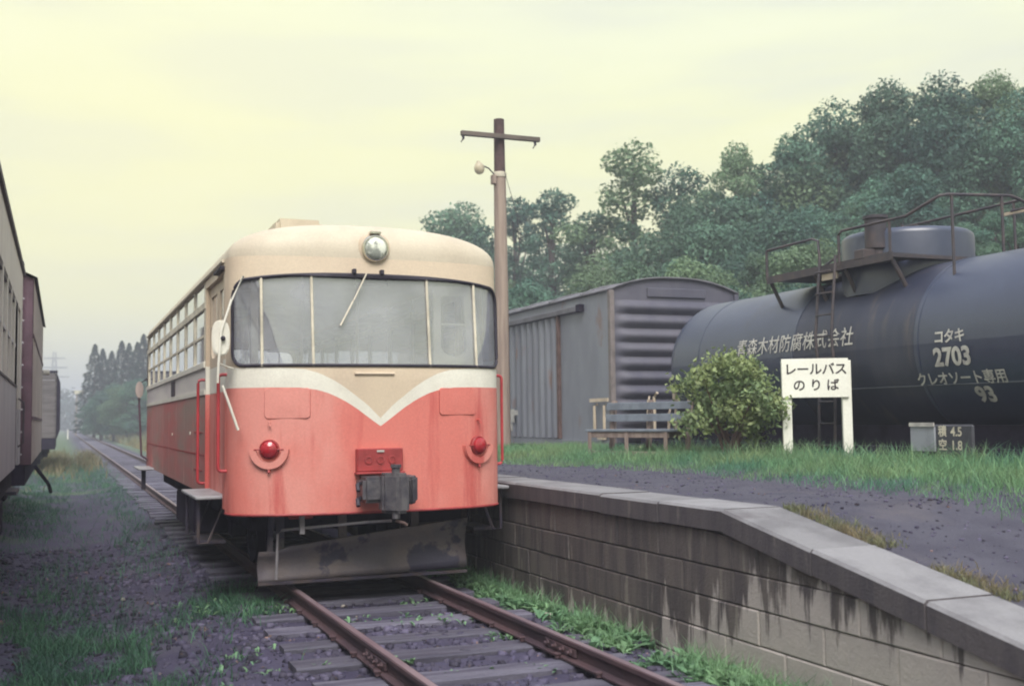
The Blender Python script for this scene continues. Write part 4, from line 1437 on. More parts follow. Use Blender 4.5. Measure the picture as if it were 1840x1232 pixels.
# ------------------------------------------------------------------ wagons on the right
TXC = 7.44                                      # centre of the wagon track
wt = thing('siding_track', (TXC, 12, -0.13), 'siding rails hidden in grass under the tank wagon and grey box wagon', 'railway track')
for sx in (-1, 1):
    MB().prism([(TXC + sx * 0.6 + a, -4, b) for a, b in rail_prof()], (0, 60, 0)).build('rail', MT['rust'], wt)


def bogie(parent, xc, yc, half=0.85, r=0.40):
    for dy in (-half, half):
        MB().tube([(xc - 0.66, yc + dy, r), (xc + 0.66, yc + dy, r)], 0.07, 8).build('axle', MT['under'], parent)
        for sx in (-1, 1):
            MB().lathe((xc + sx * 0.54, yc + dy, r), (sx, 0, 0), [(r + 0.03, 0), (r + 0.03, 0.03), (r, 0.035), (r - 0.005, 0.12), (r - 0.09, 0.12), (r - 0.13, 0.08), (0.1, 0.08), (0.1, 0.13), (0.001, 0.13)], 24).build('wheel', MT['under'], parent, smooth=True)
    for sx in (-1, 1):
        MB().box(xc + sx * 0.82 - 0.07, xc + sx * 0.82 + 0.07, yc - half - 0.3, yc + half + 0.3, 0.36, 0.52).build('bogie_frame', MT['under'], parent, bev=0.02)
        MB().box(xc + sx * 0.82 - 0.09, xc + sx * 0.82 + 0.09, yc - 0.3, yc + 0.3, 0.24, 0.56).build('bogie_spring', MT['under'], parent, bev=0.03)


def coupler_end(parent, xc, y, sgn, m=None):
    MB().box(xc - 0.11, xc + 0.11, min(y, y + sgn * 0.35), max(y, y + sgn * 0.35), 0.76, 0.98).build('coupler', m or MT['coupler'], parent, bev=0.03)
    MB().prism([(xc - 0.15, y + sgn * 0.33, 0.72), (xc + 0.10, y + sgn * 0.33, 0.72), (xc + 0.16, y + sgn * 0.55, 0.72), (xc - 0.05, y + sgn * 0.52, 0.72)], (0, 0, 0.30)).build('coupler_knuckle', m or MT['coupler'], parent, bev=0.03)


TR, TZ = 1.035, 2.20
TY0, TY1 = 6.9, 15.15                            # straight barrel, dished ends beyond
tank = thing('tank_wagon', (TXC, 11.1, 0), 'black tank wagon lettered in white with railed dome platform', 'tank wagon')


def tank_pt(th, y, off=0.0):
    """th: angle from -X upwards"""
    return Vector((TXC - (TR + off) * math.cos(th), y, TZ + (TR + off) * math.sin(th)))


SEG = 64
prof = []


def tank_ring(mb, stops):
    rows = []
    for (y, r) in stops:
        rows.append([Vector((TXC - r * math.cos(2 * math.pi * k / SEG), y, TZ + r * math.sin(2 * math.pi * k / SEG))) for k in range(SEG + 1)])
    mb.grid(rows)


def dish(y, sgn, depth=0.58):
    st = []
    for k in range(13):
        t = k / 12
        r = TR * (1 - t ** 2.2) ** (1 / 2.2) if t < 1 else 0.001
        st.append((y + sgn * depth * t, max(r, 0.001)))
    return st


mb = MB(); tank_ring(mb, dish(TY1, 1)); mb.build('dished_end', MT['tank'], tank, smooth=True, angle=60)
mb = MB(); tank_ring(mb, dish(TY0, -1)); mb.build('dished_end', MT['tank'], tank, smooth=True, angle=60)
for (a, b, m_, nm_) in ((TY0, 9.85, 'tank', 'barrel_plate'), (9.85, 12.15, 'tankstain', 'barrel_plate'), (12.15, TY1, 'tank', 'barrel_plate')):
    mb = MB(); tank_ring(mb, [(a, TR), ((a + b) / 2, TR), (b, TR)]); o = mb.build(nm_, MT[m_], tank, smooth=True, angle=60)
    if m_ == 'tankstain':
        o['label'] = 'brownish creosote-stained middle of the tank'
for y in (14.5, 12.15, 9.85, TY0):
    mb = MB(); tank_ring(mb, [(y - 0.03, TR + 0.001), (y - 0.028, TR + 0.007), (y + 0.028, TR + 0.007), (y + 0.03, TR + 0.001)]); mb.build('seam_strap', MT['tank'], tank, smooth=True, angle=30)
# long seam on the flank
th = math.asin((1.74 - TZ) / TR)
MB().tube([tank_pt(th, TY0 + 0.05, 0.002), tank_pt(th, TY1 - 0.05, 0.002)], 0.007, 6).build('long_seam', mat('seam_paint', (0.10, 0.11, 0.13), 0.4), tank)


def tank_text(body, size, y, z, bold, spacing=1.0, shear=0.0, sy=1.0, m='letter'):
    vs, fs = text_geo(body, size, bold, spacing)
    th0 = math.asin((z - TZ) / TR)
    mb = MB()
    mb.v = [tank_pt(th0 + (v * sy) / TR, y - (u + shear * v), 0.010) for u, v in vs]
    mb.f = list(fs)
    return mb.build('lettering', MT[m], tank)


tank_text('青森木材防腐株式会社', 0.252, 12.17, 2.36, 0.0012, 1.0, 0.04)
tank_text('コタキ', 0.16, 9.34, 2.25, 0.004, 0.9)
tank_text('2703', 0.27, 9.32, 2.03, 0.010, 1.0)
tank_text('クレオソート専用', 0.165, 9.28, 1.80, 0.003, 0.96)
tank_text('93', 0.26, 9.02, 1.62, 0.010, 1.0)
# dome
DY = 11.1
MB().lathe((TXC, DY, 2.9), (0, 0, 1), [(0.80, 0), (0.80, 0.71), (0.79, 0.75), (0.75, 0.78), (0.45, 0.81), (0.001, 0.82)], 40).build('dome', MT['tank'], tank, smooth=True, angle=50)
dm = MB().lathe((TXC + 0.05, DY + 0.1, 3.70), (0, 0, 1), [(0.26, 0), (0.26, 0.05), (0.22, 0.08), (0.001, 0.09)], 20).build('manhole_cover', MT['tankiron'], tank, smooth=True, angle=40)
for k in range(8):
    t_ = math.pi * 2 * k / 8
    MB().tube([(TXC + 0.05 + 0.24 * math.cos(t_), DY + 0.1 + 0.24 * math.sin(t_), 3.74), (TXC + 0.05 + 0.24 * math.cos(t_), DY + 0.1 + 0.24 * math.sin(t_), 3.80)], 0.018, 6).build('clamp', MT['tankiron'], dm)
MB().lathe((TXC - 0.72, DY - 0.28, 3.32), (0, 0, 1), [(0.10, 0), (0.10, 0.10), (0.13, 0.12), (0.13, 0.48), (0.15, 0.485), (0.15, 0.52), (0.05, 0.54)], 16).build('valve_housing', MT['tankiron'], tank, smooth=True, angle=40)
MB().box(TXC - 0.98, TXC - 0.80, DY - 0.36, DY - 0.18, 3.3, 3.42).build('valve_box', MT['tankiron'], tank, bev=0.01)
# walkway round the dome
WZ = 3.28
WXN, WXF, WYN, WYF = 6.48, 8.42, 10.26, 12.75
wk = MB().box(WXN, TXC - 0.60, WYN, WYF, WZ - 0.025, WZ + 0.025).build('walkway', MT['tankiron'], tank)
MB().box(TXC + 0.82, WXF, WYN, WYF, WZ - 0.025, WZ + 0.025).build('walkway', MT['tankiron'], tank)
MB().box(TXC - 0.818, TXC + 0.818, WYF - 0.75, WYF - 0.002, WZ - 0.022, WZ + 0.022).build('walkway', MT['tankiron'], tank)
MB().box(TXC - 0.818, TXC + 0.818, WYN + 0.002, WYN + 0.2, WZ - 0.022, WZ + 0.022).build('walkway', MT['tankiron'], tank)
MB().box(WXN - 0.012, WXN - 0.001, WYN, WYF, WZ - 0.06, WZ + 0.04).build('toe_board', MT['tankiron'], wk)
for (y0, x1, z1) in ((WYN + 0.05, 6.75, 2.86), (11.15, 6.72, 2.84), (11.75, 6.72, 2.84), (WYF - 0.05, 6.72, 2.84)):
    MB().tube([(WXN + 0.02, y0, WZ - 0.03), (x1, y0, z1)], 0.026, 6).build('walkway_brace', MT['tankiron'], tank)
    MB().tube([(WXF - 0.02, y0, WZ - 0.03), (2 * TXC - x1, y0, z1)], 0.026, 6).build('walkway_brace', MT['tankiron'], tank)


def rail_run(pts, posts, r=0.019):
    h = MB().tube(pts, r, 6).build('handrail', MT['tankiron'], tank, smooth=True)
    for (x, y, z0, z1) in posts:
        MB().tube([(x, y, z0), (x, y, z1)], r * 0.95, 6).build('rail_post', MT['tankiron'], tank)


# near side rail: low along the dome, climbing to the right-hand rail over the barrel
rail_run([(WXN, 11.22, WZ), (WXN, 11.22, 3.66), (WXN, 11.16, 3.70), (WXN, 10.02, 3.69), (6.62, 9.64, 3.86), (6.70, 9.60, 3.875), (7.62, 9.60, 3.92), (7.72, 9.60, 3.90), (8.1, 9.60, 3.78)],
         [(WXN, 10.30, WZ, 3.69), (6.76, 9.60, 2.95, 3.88), (7.50, 9.60, 3.20, 3.915)])
rail_run([(WXF, 14.0, 3.72), (WXF, 13.1, 4.02), (WXF, 12.2, 4.03), (WXF, 10.2, 4.03)], [(WXF, 13.0, 2.6, 4.02), (WXF, 12.7, WZ, 4.03), (WXF, 10.3, WZ, 4.03)])
rail_run([(WXN, WYF, WZ), (WXN, WYF, 3.66), (WXN, WYF - 0.02, 3.68), (WXN, 11.75, 3.69), (WXN - 0.02, 11.60, 3.64), (WXN - 0.06, 11.52, 3.30)], [])
rail_run([(TXC + 0.2, 9.2, 3.20), (TXC + 0.2, 9.2, 3.74), (TXC + 0.2, 9.6, 3.74)], [])
MB().box(TXC + 0.19, TXC + 0.23, 8.95, 9.75, 3.70, 3.735).build('vent_pipe', MT['handle'], tank)
# ladder
for yl in (11.50, 11.19):
    MB().tube([(6.30, yl, 0.95), (6.34, yl, 1.9), (6.30, yl, 2.4), (6.40, yl, 3.40)], 0.019, 6).build('ladder_rail', MT['tankiron'], tank)
for k in range(9):
    z = 1.05 + 0.27 * k
    MB().tube([(6.32, 11.19, z), (6.32, 11.50, z)], 0.012, 6).build('ladder_rung', MT['tankiron'], tank)
MB().box(6.50, 6.52, 11.30, 11.60, 3.13, 3.21).build('walkway_plate', MT['handle'], tank)
# underframe
for sx in (-1, 1):
    MB().box(TXC + sx * 1.05 - 0.05, TXC + sx * 1.05 + 0.05, 6.0, 15.9, 0.86, 1.06).build('side_sill', MT['under'], tank)
MB().box(TXC - 0.55, TXC + 0.55, 6.0, 15.84, 0.80, 1.30).build('underframe', MT['under'], tank)
MB().box(TXC - 1.2, TXC + 1.2, 15.85, 16.0, 0.82, 1.10).build('end_sill', MT['under'], tank)
for y in (8.2, 13.9):
    MB().box(TXC - 0.7, TXC + 0.7, y - 0.2, y + 0.2, 0.98, 1.35).build('tank_saddle', MT['under'], tank)
    bogie(tank, TXC, y)
coupler_end(tank, TXC, 16.0, 1)
for sx in (-0.95, -0.55):                         # end handrails and brake stand
    MB().tube([(TXC + sx, 15.98, 1.1), (TXC + sx, 15.98, 1.75 if sx < -0.7 else 1.62), (TXC + sx, 15.88, 1.82 if sx < -0.7 else 1.68)], 0.025, 6).build('end_handle', MT['handle'], tank)
MB().box(TXC - 0.62, TXC - 0.34, 15.92, 15.98, 1.62, 1.92).build('end_board', MT['handle'], tank, bev=0.02)
MB().box(TXC - 0.30, TXC - 0.05, 15.92, 15.98, 1.70, 2.1).build('end_board', MT['rustpost'], tank, bev=0.02)
# data board on the sill
bd = MB().box(6.28, 6.32, 8.93, 9.80, 0.98, 1.31).build('data_board', mat('data_board_grey', (0.07, 0.07, 0.085), 0.6), tank, bev=0.02)
cpk = MB().box(6.255, 6.278, 9.46, 9.82, 1.02, 1.285).build('card_pocket', mat('card_pocket_grey', (0.34, 0.36, 0.40), 0.5), bd)
MB().box(6.24, 6.26, 9.455, 9.825, 1.287, 1.33).build('card_pocket_lid', MT['letter'], cpk)
for (txt, sz, y, z) in (('積', 0.125, 9.36, 1.23), ('空', 0.125, 9.36, 1.085), ('4.5', 0.135, 9.16, 1.23), ('1.8', 0.135, 9.16, 1.085)):
    vs, fs = text_geo(txt, sz, 0.003, 1.0, 0)
    mb = MB(); mb.v = [Vector((6.276, y - u, z + v)) for u, v in vs]; mb.f = list(fs)
    mb.build('lettering', MT['trim'], bd)
vs, fs = text_geo('昭和 41-3 製造', 0.09, 0.002, 1.0, 0)

# grey box wagon behind the tank wagon
BX0, BX1, BY0, BY1 = 6.2, 8.70, 16.9, 29.5
bw = thing('box_wagon', ((BX0 + BX1) / 2, 23, 0), 'grey steel box wagon with ribbed sliding doors and corrugated end', 'box wagon')
bxc = (BX0 + BX1) / 2


def roofz(x, z0=3.62, h=0.24, half=1.27):
    return z0 + h * max(0.0, 1 - (abs(x - bxc) / half) ** 2.4)


for sx, x0 in ((-1, BX0), (1, BX1)):
    sd = MB().box(min(x0, x0 - sx * 0.04), max(x0, x0 - sx * 0.04), BY0 + 0.05, BY1 - 0.05, 1.0, 3.60).build('side_panel', MT['boxside'], bw)
    # door tracks and doors: smooth panel near the end, ribbed doors beyond
    yd = 19.15
    k = 0
    while yd < 28.6:
        MB().prism([(x0 + sx * 0.002, yd, 1.06), (x0 + sx * 0.055, yd + 0.05, 1.06), (x0 + sx * 0.055, yd + 0.13, 1.06), (x0 + sx * 0.002, yd + 0.18, 1.06)], (0, 0, 2.26)).build('door_rib', MT['boxside'], sd)
        yd += 0.30
        k += 1
    MB().box(min(x0, x0 + sx * 0.09), max(x0, x0 + sx * 0.09), 18.1, BY1 - 0.4, 3.34, 3.44).build('door_track', MT['boxroof'], sd, bev=0.01)
    MB().box(min(x0, x0 + sx * 0.10), max(x0, x0 + sx * 0.10), 17.95, 18.1, 3.33, 3.46).build('track_end', MT['under'], sd)
    MB().box(min(x0, x0 + sx * 0.06), max(x0, x0 + sx * 0.06), 18.98, 19.06, 1.05, 3.36).build('door_post', MT['rustpost'], sd)
    MB().box(min(x0, x0 + sx * 0.05), max(x0, x0 + sx * 0.05), BY0 + 0.06, BY1 - 0.06, 0.92, 1.03).build('side_sill', MT['boxside'], sd)
    # poster scraps on the door
    if sx < 0:
        for (y0, y1, z0, z1) in ((21.2, 21.45, 1.35, 1.62), (21.3, 21.5, 1.18, 1.33), (21.0, 21.2, 1.5, 1.6)):
            MB().box(x0 - 0.062, x0 - 0.058, y0, y1, z0, z1).build('paper_label', MT['letter'], sd)
# end with pressed corrugations
NZ, NX = 120, 28
for (ye, sg) in ((BY0, -1), (BY1, 1)):
    rows = []
    for j in range(NZ + 1):
        z = 1.0 + 2.44 * j / NZ
        row = []
        for i in range(NX + 1):
            x = BX0 + 0.02 + (BX1 - BX0 - 0.04) * i / NX
            edge = sstep(0.03, 0.30, min(x - BX0, BX1 - x))
            ph = ((z - 1.0) / 0.244) % 1.0
            saw = (math.sin(math.pi * ph) ** 1.2)
            taper = edge if int((z - 1.0) / 0.244) % 1 == 0 else edge
            w_ = 0.35 + 0.65 * taper
            d = 0.085 * taper * max(0.0, saw - (1 - w_) * 0.4)
            row.append(Vector((x, ye + sg * d, z)))
        rows.append(row)
    MB().grid(rows).build('corrugated_end', MT['boxend'], bw, smooth=True, angle=70)
    pg = [(BX0 + 0.02, ye, 3.44)] + [(BX1 - 0.02, ye, 3.44)] + [(BX1 - 0.02 - (BX1 - BX0 - 0.04) * i / 20, ye, roofz(BX1 - 0.02 - (BX1 - BX0 - 0.04) * i / 20) - 0.02) for i in range(21)]
    MB().prism(pg, (0, sg * -0.03, 0)).build('end_top_panel', MT['boxend'], bw)
    MB().box(bxc - 0.55, bxc + 0.62, ye + sg * 0.002 - (0.03 if sg < 0 else 0), ye + sg * 0.002 + (0.03 if sg > 0 else 0), 3.50, 3.66).build('end_name_board', MT['boxend'], bw, bev=0.01)
    for x0 in (BX0, BX1):
        MB().box(x0 - 0.045, x0 + 0.045, ye - 0.05, ye + 0.05, 0.95, 3.60).build('corner_post', mat('corner_post_steel', (0.22, 0.19, 0.185), 0.7) if sg < 0 and x0 == BX0 else MT['boxend'], bw, bev=0.008)
    MB().box(BX0, BX1, ye - 0.06, ye + 0.06, 0.82, 0.99).build('end_sill', MT['under'], bw)
rows = []
for y in (BY0 - 0.05, 20, 24, BY1 + 0.05):
    rows.append([Vector((bxc - 1.30 + 2.6 * i / 24, y, roofz(bxc - 1.30 + 2.6 * i / 24, half=1.30))) for i in range(25)])
rfw = MB().grid(rows).build('roof', MT['boxroof'], bw, smooth=True)
sm = rfw.modifiers.new('thickness', 'SOLIDIFY'); sm.thickness = 0.03
for y in np.arange(18.0, 29.0, 1.4):
    MB().tube([(bxc - 1.29 + 2.58 * i / 12, y, roofz(bxc - 1.29 + 2.58 * i / 12, half=1.30) + 0.01) for i in range(13)], 0.02, 5).build('roof_seam', MT['boxroof'], rfw)
MB().box(BX0 - 0.01, BX0 + 0.06, 18.6, 29.0, 3.60, 3.63).build('gutter', MT['under'], rfw)
# grab handles in cream at the corner, foot step
for (y0, y1) in ((17.05, 17.45),):
    gh = MB().box(BX0 - 0.07, BX0 - 0.05, 16.95, 17.65, 1.70, 1.76).build('grab_bar', MT['handle'], bw)
    for yy_ in (17.05, 17.42):
        MB().tube([(BX0 - 0.03, yy_, 1.66), (BX0 - 0.09, yy_, 1.63), (BX0 - 0.09, yy_, 1.20), (BX0 - 0.03, yy_, 1.16)], 0.024, 6).build('grab_handle', MT['handle'], bw, smooth=True)
    MB().box(BX0 - 0.08, BX0 - 0.03, 17.1, 17.35, 1.05, 1.16).build('shunter_step', MT['handle'], bw)
for (x, z0, z1) in ((BX0 + 0.60, 1.0, 1.72), (BX0 + 1.0, 1.0, 1.5)):
    MB().tube([(x, BY0 - 0.12, z0), (x, BY0 - 0.16, z1), (x + 0.05, BY0 - 0.12, z1 + 0.05)], 0.024, 6).build('end_handle', MT['handle'], bw, smooth=True)
for (x, z0) in ((BX0 + 0.42, 0.72), (BX0 + 0.60, 0.72)):
    MB().box(x - 0.05, x + 0.05, BY0 - 0.2, BY0 - 0.12, z0, z0 + 0.22).build('brake_cock', MT['handle'], bw, bev=0.02)
MB().box(BX0 + 0.1, BX1 - 0.1, BY0 + 0.1, BY1 - 0.1, 0.80, 0.98).build('underframe', MT['under'], bw)
bogie(bw, bxc, 18.9); bogie(bw, bxc, 27.3)
coupler_end(bw, bxc, BY0, -1)

# ------------------------------------------------------------------ train on the left
LXC = -4.25
lt = thing('left_siding_track', (LXC, 12, -0.13), 'rails under the parked carriages at the left edge', 'railway track')
for sx in (-1, 1):
    MB().prism([(LXC + sx * 0.6 + a, -6, b) for a, b in rail_prof()], (0, 90, 0)).build('rail', MT['rust'], lt)

coach = thing('passenger_coach', (LXC, 9, 0), 'old cream and grey passenger coach cut off by the left edge', 'railway coach')
CXS, CYE, CYB = -2.97, 16.1, 3.2
CXL = 2 * LXC - CXS
for xs_, sg in ((CXS, 1), (CXL, -1)):
    def cb(name, m, y0, y1, z0, z1, proud=0.0, th_=0.05, parent=coach, bev=0.0):
        a = xs_ + sg * proud; b = xs_ - sg * th_
        return MB().box(min(a, b), max(a, b), y0, y1, z0, z1).build(name, m, parent, bev=bev)
    cb('side_panel', MT['coachside'], CYB, CYE - 1.75, 0.92, 1.86)
    cb('belt_rail', MT['coachroof'], CYB, CYE - 1.75, 1.862, 1.885, 0.012)
    cb('upper_side', MT['coachtop'], CYB, CYE, 2.86, 3.42)
    cb('side_panel', MT['coachtop'], CYE - 0.7, CYE, 1.62, 2.86)
    cb('side_panel', MT['coachside'], CYE - 0.7, CYE, 0.92, 1.62)
    cb('door', MT['coachred'], CYE - 1.72, CYE - 1.22, 0.95, 1.75, -0.02)
    cb('door', MT['coachside'], CYE - 1.20, CYE - 0.72, 0.95, 1.62, -0.02)
    cb('door', MT['coachtop'], CYE - 1.72, CYE - 0.72, 1.76, 2.86, -0.02)
    cb('door_edge', MT['coachroof'], CYE - 1.76, CYE - 1.725, 0.95, 2.86, 0.004)
    MB().tube([(xs_ + sg * 0.0, CYE - 0.9, 1.15), (xs_ + sg * 0.06, CYE - 0.9, 1.2), (xs_ + sg * 0.06, CYE - 0.9, 1.7), (xs_ + sg * 0.0, CYE - 0.9, 1.75)], 0.014, 6).build('handrail', MT['coachroof'], coach)
    y = CYB
    while y < CYE - 1.9:
        w_ = 0.95
        cb('window_pillar', MT['coachtop'], y, y + 0.16, 1.886, 2.86)
        cb('window_frame', MT['coachroof'], y + 0.16, y + w_, 2.80, 2.86, -0.006)
        MB().box(min(xs_ - sg * 0.03, xs_ - sg * 0.035), max(xs_ - sg * 0.03, xs_ - sg * 0.035), y + 0.16, y + w_, 1.886, 2.80).build('window_pane', MT['sideglass'], coach)
        cb('window_sash', MT['coachside'], y + 0.16, y + w_, 2.33, 2.37, -0.01)
        y += w_
    cb('window_pillar', MT['coachtop'], y, CYE - 1.76, 1.886, 2.86)
    cb('rain_strip', MT['coachroof'], CYB, CYE, 3.40, 3.46, 0.03)
rows = []
for y in (CYB, 8, 12, CYE):
    rows.append([Vector((LXC - 1.31 + 2.62 * i / 24, y, 3.43 + 0.50 * max(0.0, 1 - (abs(i - 12) / 12) ** 2.2))) for i in range(25)])
MB().grid(rows).build('roof', MT['coachroof'], coach, smooth=True)
for ye in (CYB, CYE):
    pg = [(CXL, ye, 0.92), (CXS, ye, 0.92)] + [(LXC + 1.28 - 2.56 * i / 20, ye, 3.41 + 0.50 * max(0.0, 1 - (abs(i - 10) / 10) ** 2.2)) for i in range(21)]
    MB().prism(pg, (0, 0.05 if ye == CYB else -0.05, 0)).build('end_wall', MT['coachside'], coach)
MB().box(CXL + 0.15, CXS - 0.10, CYB, CYE, 0.62, 0.92).build('underframe', MT['under'], coach)
MB().box(CXS - 0.25, CXS + 0.02, CYE - 1.7, CYE - 0.7, 0.60, 0.64).build('door_step', MT['iron'], coach)
MB().box(CXS - 0.6, CXS - 0.08, 12.0, 13.4, 0.25, 0.62).build('battery_box', MT['under'], coach, bev=0.02)
bogie(coach, LXC, 13.6); bogie(coach, LXC, 5.8)
coupler_end(coach, LXC, CYE, 1)

lw = thing('wooden_van', (LXC + 0.08, 22, 0), 'brown and faded wooden van coupled behind the coach on the left', 'box wagon')
VX1 = -2.87; VX0 = -5.45; VY0, VY1 = 17.6, 26.6; vxc = (VX0 + VX1) / 2
MB().box(VX1 - 0.05, VX1, VY0 + 0.05, VY1, 0.85, 3.56).build('side_panel', MT['peachwood'], lw)
MB().box(VX0, VX0 + 0.05, VY0 + 0.05, VY1, 0.85, 3.56).build('side_panel', MT['peachwood'], lw)
for z_ in (1.5, 2.7):
    MB().box(VX1, VX1 + 0.012, VY0 + 0.06, VY1 - 0.02, z_, z_ + 0.05).build('side_strap', MT['brownwagon'], lw)
for ye in (VY0, VY1):
    pg = [(VX0, ye, 0.85), (VX1, ye, 0.85)] + [(VX1 - (VX1 - VX0) * i / 20, ye, 3.54 + 0.30 * max(0.0, 1 - (abs(i - 10) / 10) ** 2.2)) for i in range(21)]
    MB().prism(pg, (0, 0.06 if ye == VY0 else -0.06, 0)).build('end_wall', MT['brownwagon'], lw)
rows = []
for y in (VY0 - 0.08, 20, 23, VY1 + 0.08):
    rows.append([Vector((vxc - 1.34 + 2.68 * i / 24, y, 3.56 + 0.30 * max(0.0, 1 - (abs(i - 12) / 12) ** 2.2))) for i in range(25)])
MB().grid(rows).build('roof', MT['coachroof'], lw, smooth=True)
MB().box(vxc + 0.95, vxc + 1.15, VY0 - 0.06, VY0 + 0.3, 3.60, 3.80).build('roof_fitting', MT['coachroof'], lw)
for xp in (VX1 - 0.06, VX1 - 0.45):
    MB().box(xp - 0.05, xp + 0.05, VY0 - 0.08, VY0 - 0.002, 0.85, 3.5).build('end_post', MT['brownwagon'], lw)
for z in np.arange(1.0, 3.3, 0.32):
    MB().tube([(VX1 - 0.42, VY0 - 0.12, z), (VX1 - 0.12, VY0 - 0.12, z)], 0.014, 5).build('ladder_rung', MT['coachside'], lw)
MB().box(VX0 + 0.1, VX1 - 0.08, VY0, VY1, 0.55, 0.85).build('underframe', MT['under'], lw)
MB().tube([(VX1 + 0.02, 19.6, 0.75), (VX1 + 0.22, 19.9, 0.45), (VX1 + 0.25, 20.3, 0.3)], 0.03, 6).build('brake_lever', MT['under'], lw)
MB().lathe((VX1 + 0.02, VY1 - 0.4, 2.55), (1, 0, 0), [(0.06, 0), (0.06, 0.12), (0.03, 0.13)], 10).build('side_lamp', MT['letter'], lw)
bogie(lw, vxc, 19.4, 0.7); bogie(lw, vxc, 24.8, 0.7)
coupler_end(lw, vxc, VY0, -1)

gw = thing('hopper_wagon', (-3.75, 46, 0), 'grey boarded high-sided open wagon farthest down the left siding', 'open wagon')
GX0, GX1, GY0, GY1 = -5.0, -2.64, 42.5, 52
for k in range(9):
    z = 0.95 + 0.255 * k
    MB().box(GX0, GX1 - 0.05, GY0, GY0 + 0.05, z, z + 0.245).build('end_board', MT['greywood'], gw)
    MB().box(GX1 - 0.05, GX1, GY0 + 0.06, GY1, z, z + 0.245).build('side_board', MT['greywood'], gw)
    MB().box(GX0, GX0 + 0.05, GY0 + 0.06, GY1, z, z + 0.245).build('side_board', MT['greywood'], gw)
MB().box(GX0, GX1 - 0.05, GY1, GY1 + 0.05, 0.95, 3.24).build('end_wall', MT['greywood'], gw)
MB().box(GX0 - 0.03, GX1 + 0.03, GY0 - 0.02, GY0 + 0.07, 3.24, 3.32).build('top_rail', MT['under'], gw)
for y in np.arange(GY0 + 0.15, GY1, 1.1):
    MB().prism([(GX1 + 0.002, y, 0.85), (GX1 + 0.12, y, 1.2), (GX1 + 0.12, y, 2.9), (GX1 + 0.002, y, 3.25)], (0, 0.12, 0)).build('side_stanchion', MT['under'], gw)
MB().box(GX0 + 0.1, GX1 - 0.02, GY0 + 0.02, GY1, 0.55, 0.945).build('underframe', MT['under'], gw)
bogie(gw, (GX0 + GX1) / 2, 44.3, 0.7); bogie(gw, (GX0 + GX1) / 2, 50.2, 0.7)

# ------------------------------------------------------------------ station sign
SL = Vector((5.62, 11.2, 0)); sth = R(30)
SE = Vector((math.cos(sth), -math.sin(sth), 0)); SNn = Vector((-math.sin(sth), -math.cos(sth), 0))     # along the board / towards the platform
sign = thing('station_sign', (5.95, 11.0, 0.83), 'white wooden two-post sign with black Japanese lettering standing in the grass', 'sign')
SPC = 0.70


def sbox(u0, u1, v0, v1, z0, z1):
    c = [SL + SE * u + SNn * v for u, v in ((u0, v0), (u1, v0), (u1, v1), (u0, v1))]
    mb = MB()
    mb.prism([(p.x, p.y, z0) for p in c], (0, 0, z1 - z0))
    return mb


for u, z1 in ((0.0, 2.085), (SPC, 2.075)):
    sbox(u - 0.055, u + 0.055, -0.045, 0.045, 0.70, z1).build('post', MT['signwhite'], sign, bev=0.005)
sb_ = sbox(-0.057, SPC + 0.02, 0.047, 0.075, 1.635, 2.10).build('board', MT['signwhite'], sign, bev=0.003)
for (txt, sz, z, spc) in (('レールバス', 0.152, 1.965, 0.93), ('の り ば', 0.150, 1.775, 1.02)):
    vs, fs = text_geo(txt, sz, 0.0025, spc, 0)
    mb = MB()
    mb.v = [SL + SE * (SPC / 2 - 0.01 + u) + SNn * 0.0785 + Vector((0, 0, z + v + 0.0 * u)) for u, v in vs]
    mb.f = list(fs)
    mb.build('lettering', MT['signblack'], sb_)

# ------------------------------------------------------------------ bench
bq = Vector((4.78, 12.6, 0.0)); ba = R(20)
bd_ = Vector((-math.sin(ba), math.cos(ba), 0)); bb = Vector((math.cos(ba), math.sin(ba), 0))
bench = thing('bench', (4.8, 13.2, 0.86), 'weathered wooden bench with blue-grey slatted back beside the bush', 'bench')
BL = 1.42


def bbox(l0, l1, d0, d1, z0, z1, M_=None):
    c = [bq + bd_ * l + bb * d for l, d in ((l0, d0), (l1, d0), (l1, d1), (l0, d1))]
    return MB().prism([(p.x, p.y, z0) for p in c], (0, 0, z1 - z0))


for d0 in (0.02, 0.155, 0.29):
    bbox(-0.04, BL + 0.04, d0 - 0.04, d0 + 0.085, 1.235, 1.265).build('seat_slat', MT['benchgrey'], bench, bev=0.004)
bbox(0.0, BL, 0.0, 0.035, 1.155, 1.233).build('apron', MT['benchwood'], bench, bev=0.004)
bbox(0.0, BL, 0.34, 0.375, 1.155, 1.233).build('apron', MT['benchwood'], bench, bev=0.004)
for l0 in (0.0, BL / 2 - 0.03, BL - 0.06):
    bbox(l0, l0 + 0.06, -0.012, -0.002, 0.75, 1.232).build('leg', MT['benchwood'], bench)
    p0 = bq + bd_ * l0 + bb * 0.38; 
    mb = MB(); mb.prism([(p0.x, p0.y, 0.75), (p0.x + bb.x * 0.05, p0.y + bb.y * 0.05, 0.75), (p0.x + bb.x * 0.16, p0.y + bb.y * 0.16, 1.66), (p0.x + bb.x * 0.11, p0.y + bb.y * 0.11, 1.66)], tuple(bd_ * 0.06))
    mb.build('back_leg', MT['benchwood'], bench)
bbox(0.0, BL, -0.001, 0.03, 0.925, 0.975).build('stretcher', MT['benchwood'], bench, bev=0.004)
for z0, off in ((1.37, 0.40), (1.53, 0.42)):
    bbox(-0.04, BL + 0.04, off - 0.005, off + 0.025, z0, z0 + 0.10).build('back_slat', MT['benchgrey'], bench, bev=0.004)


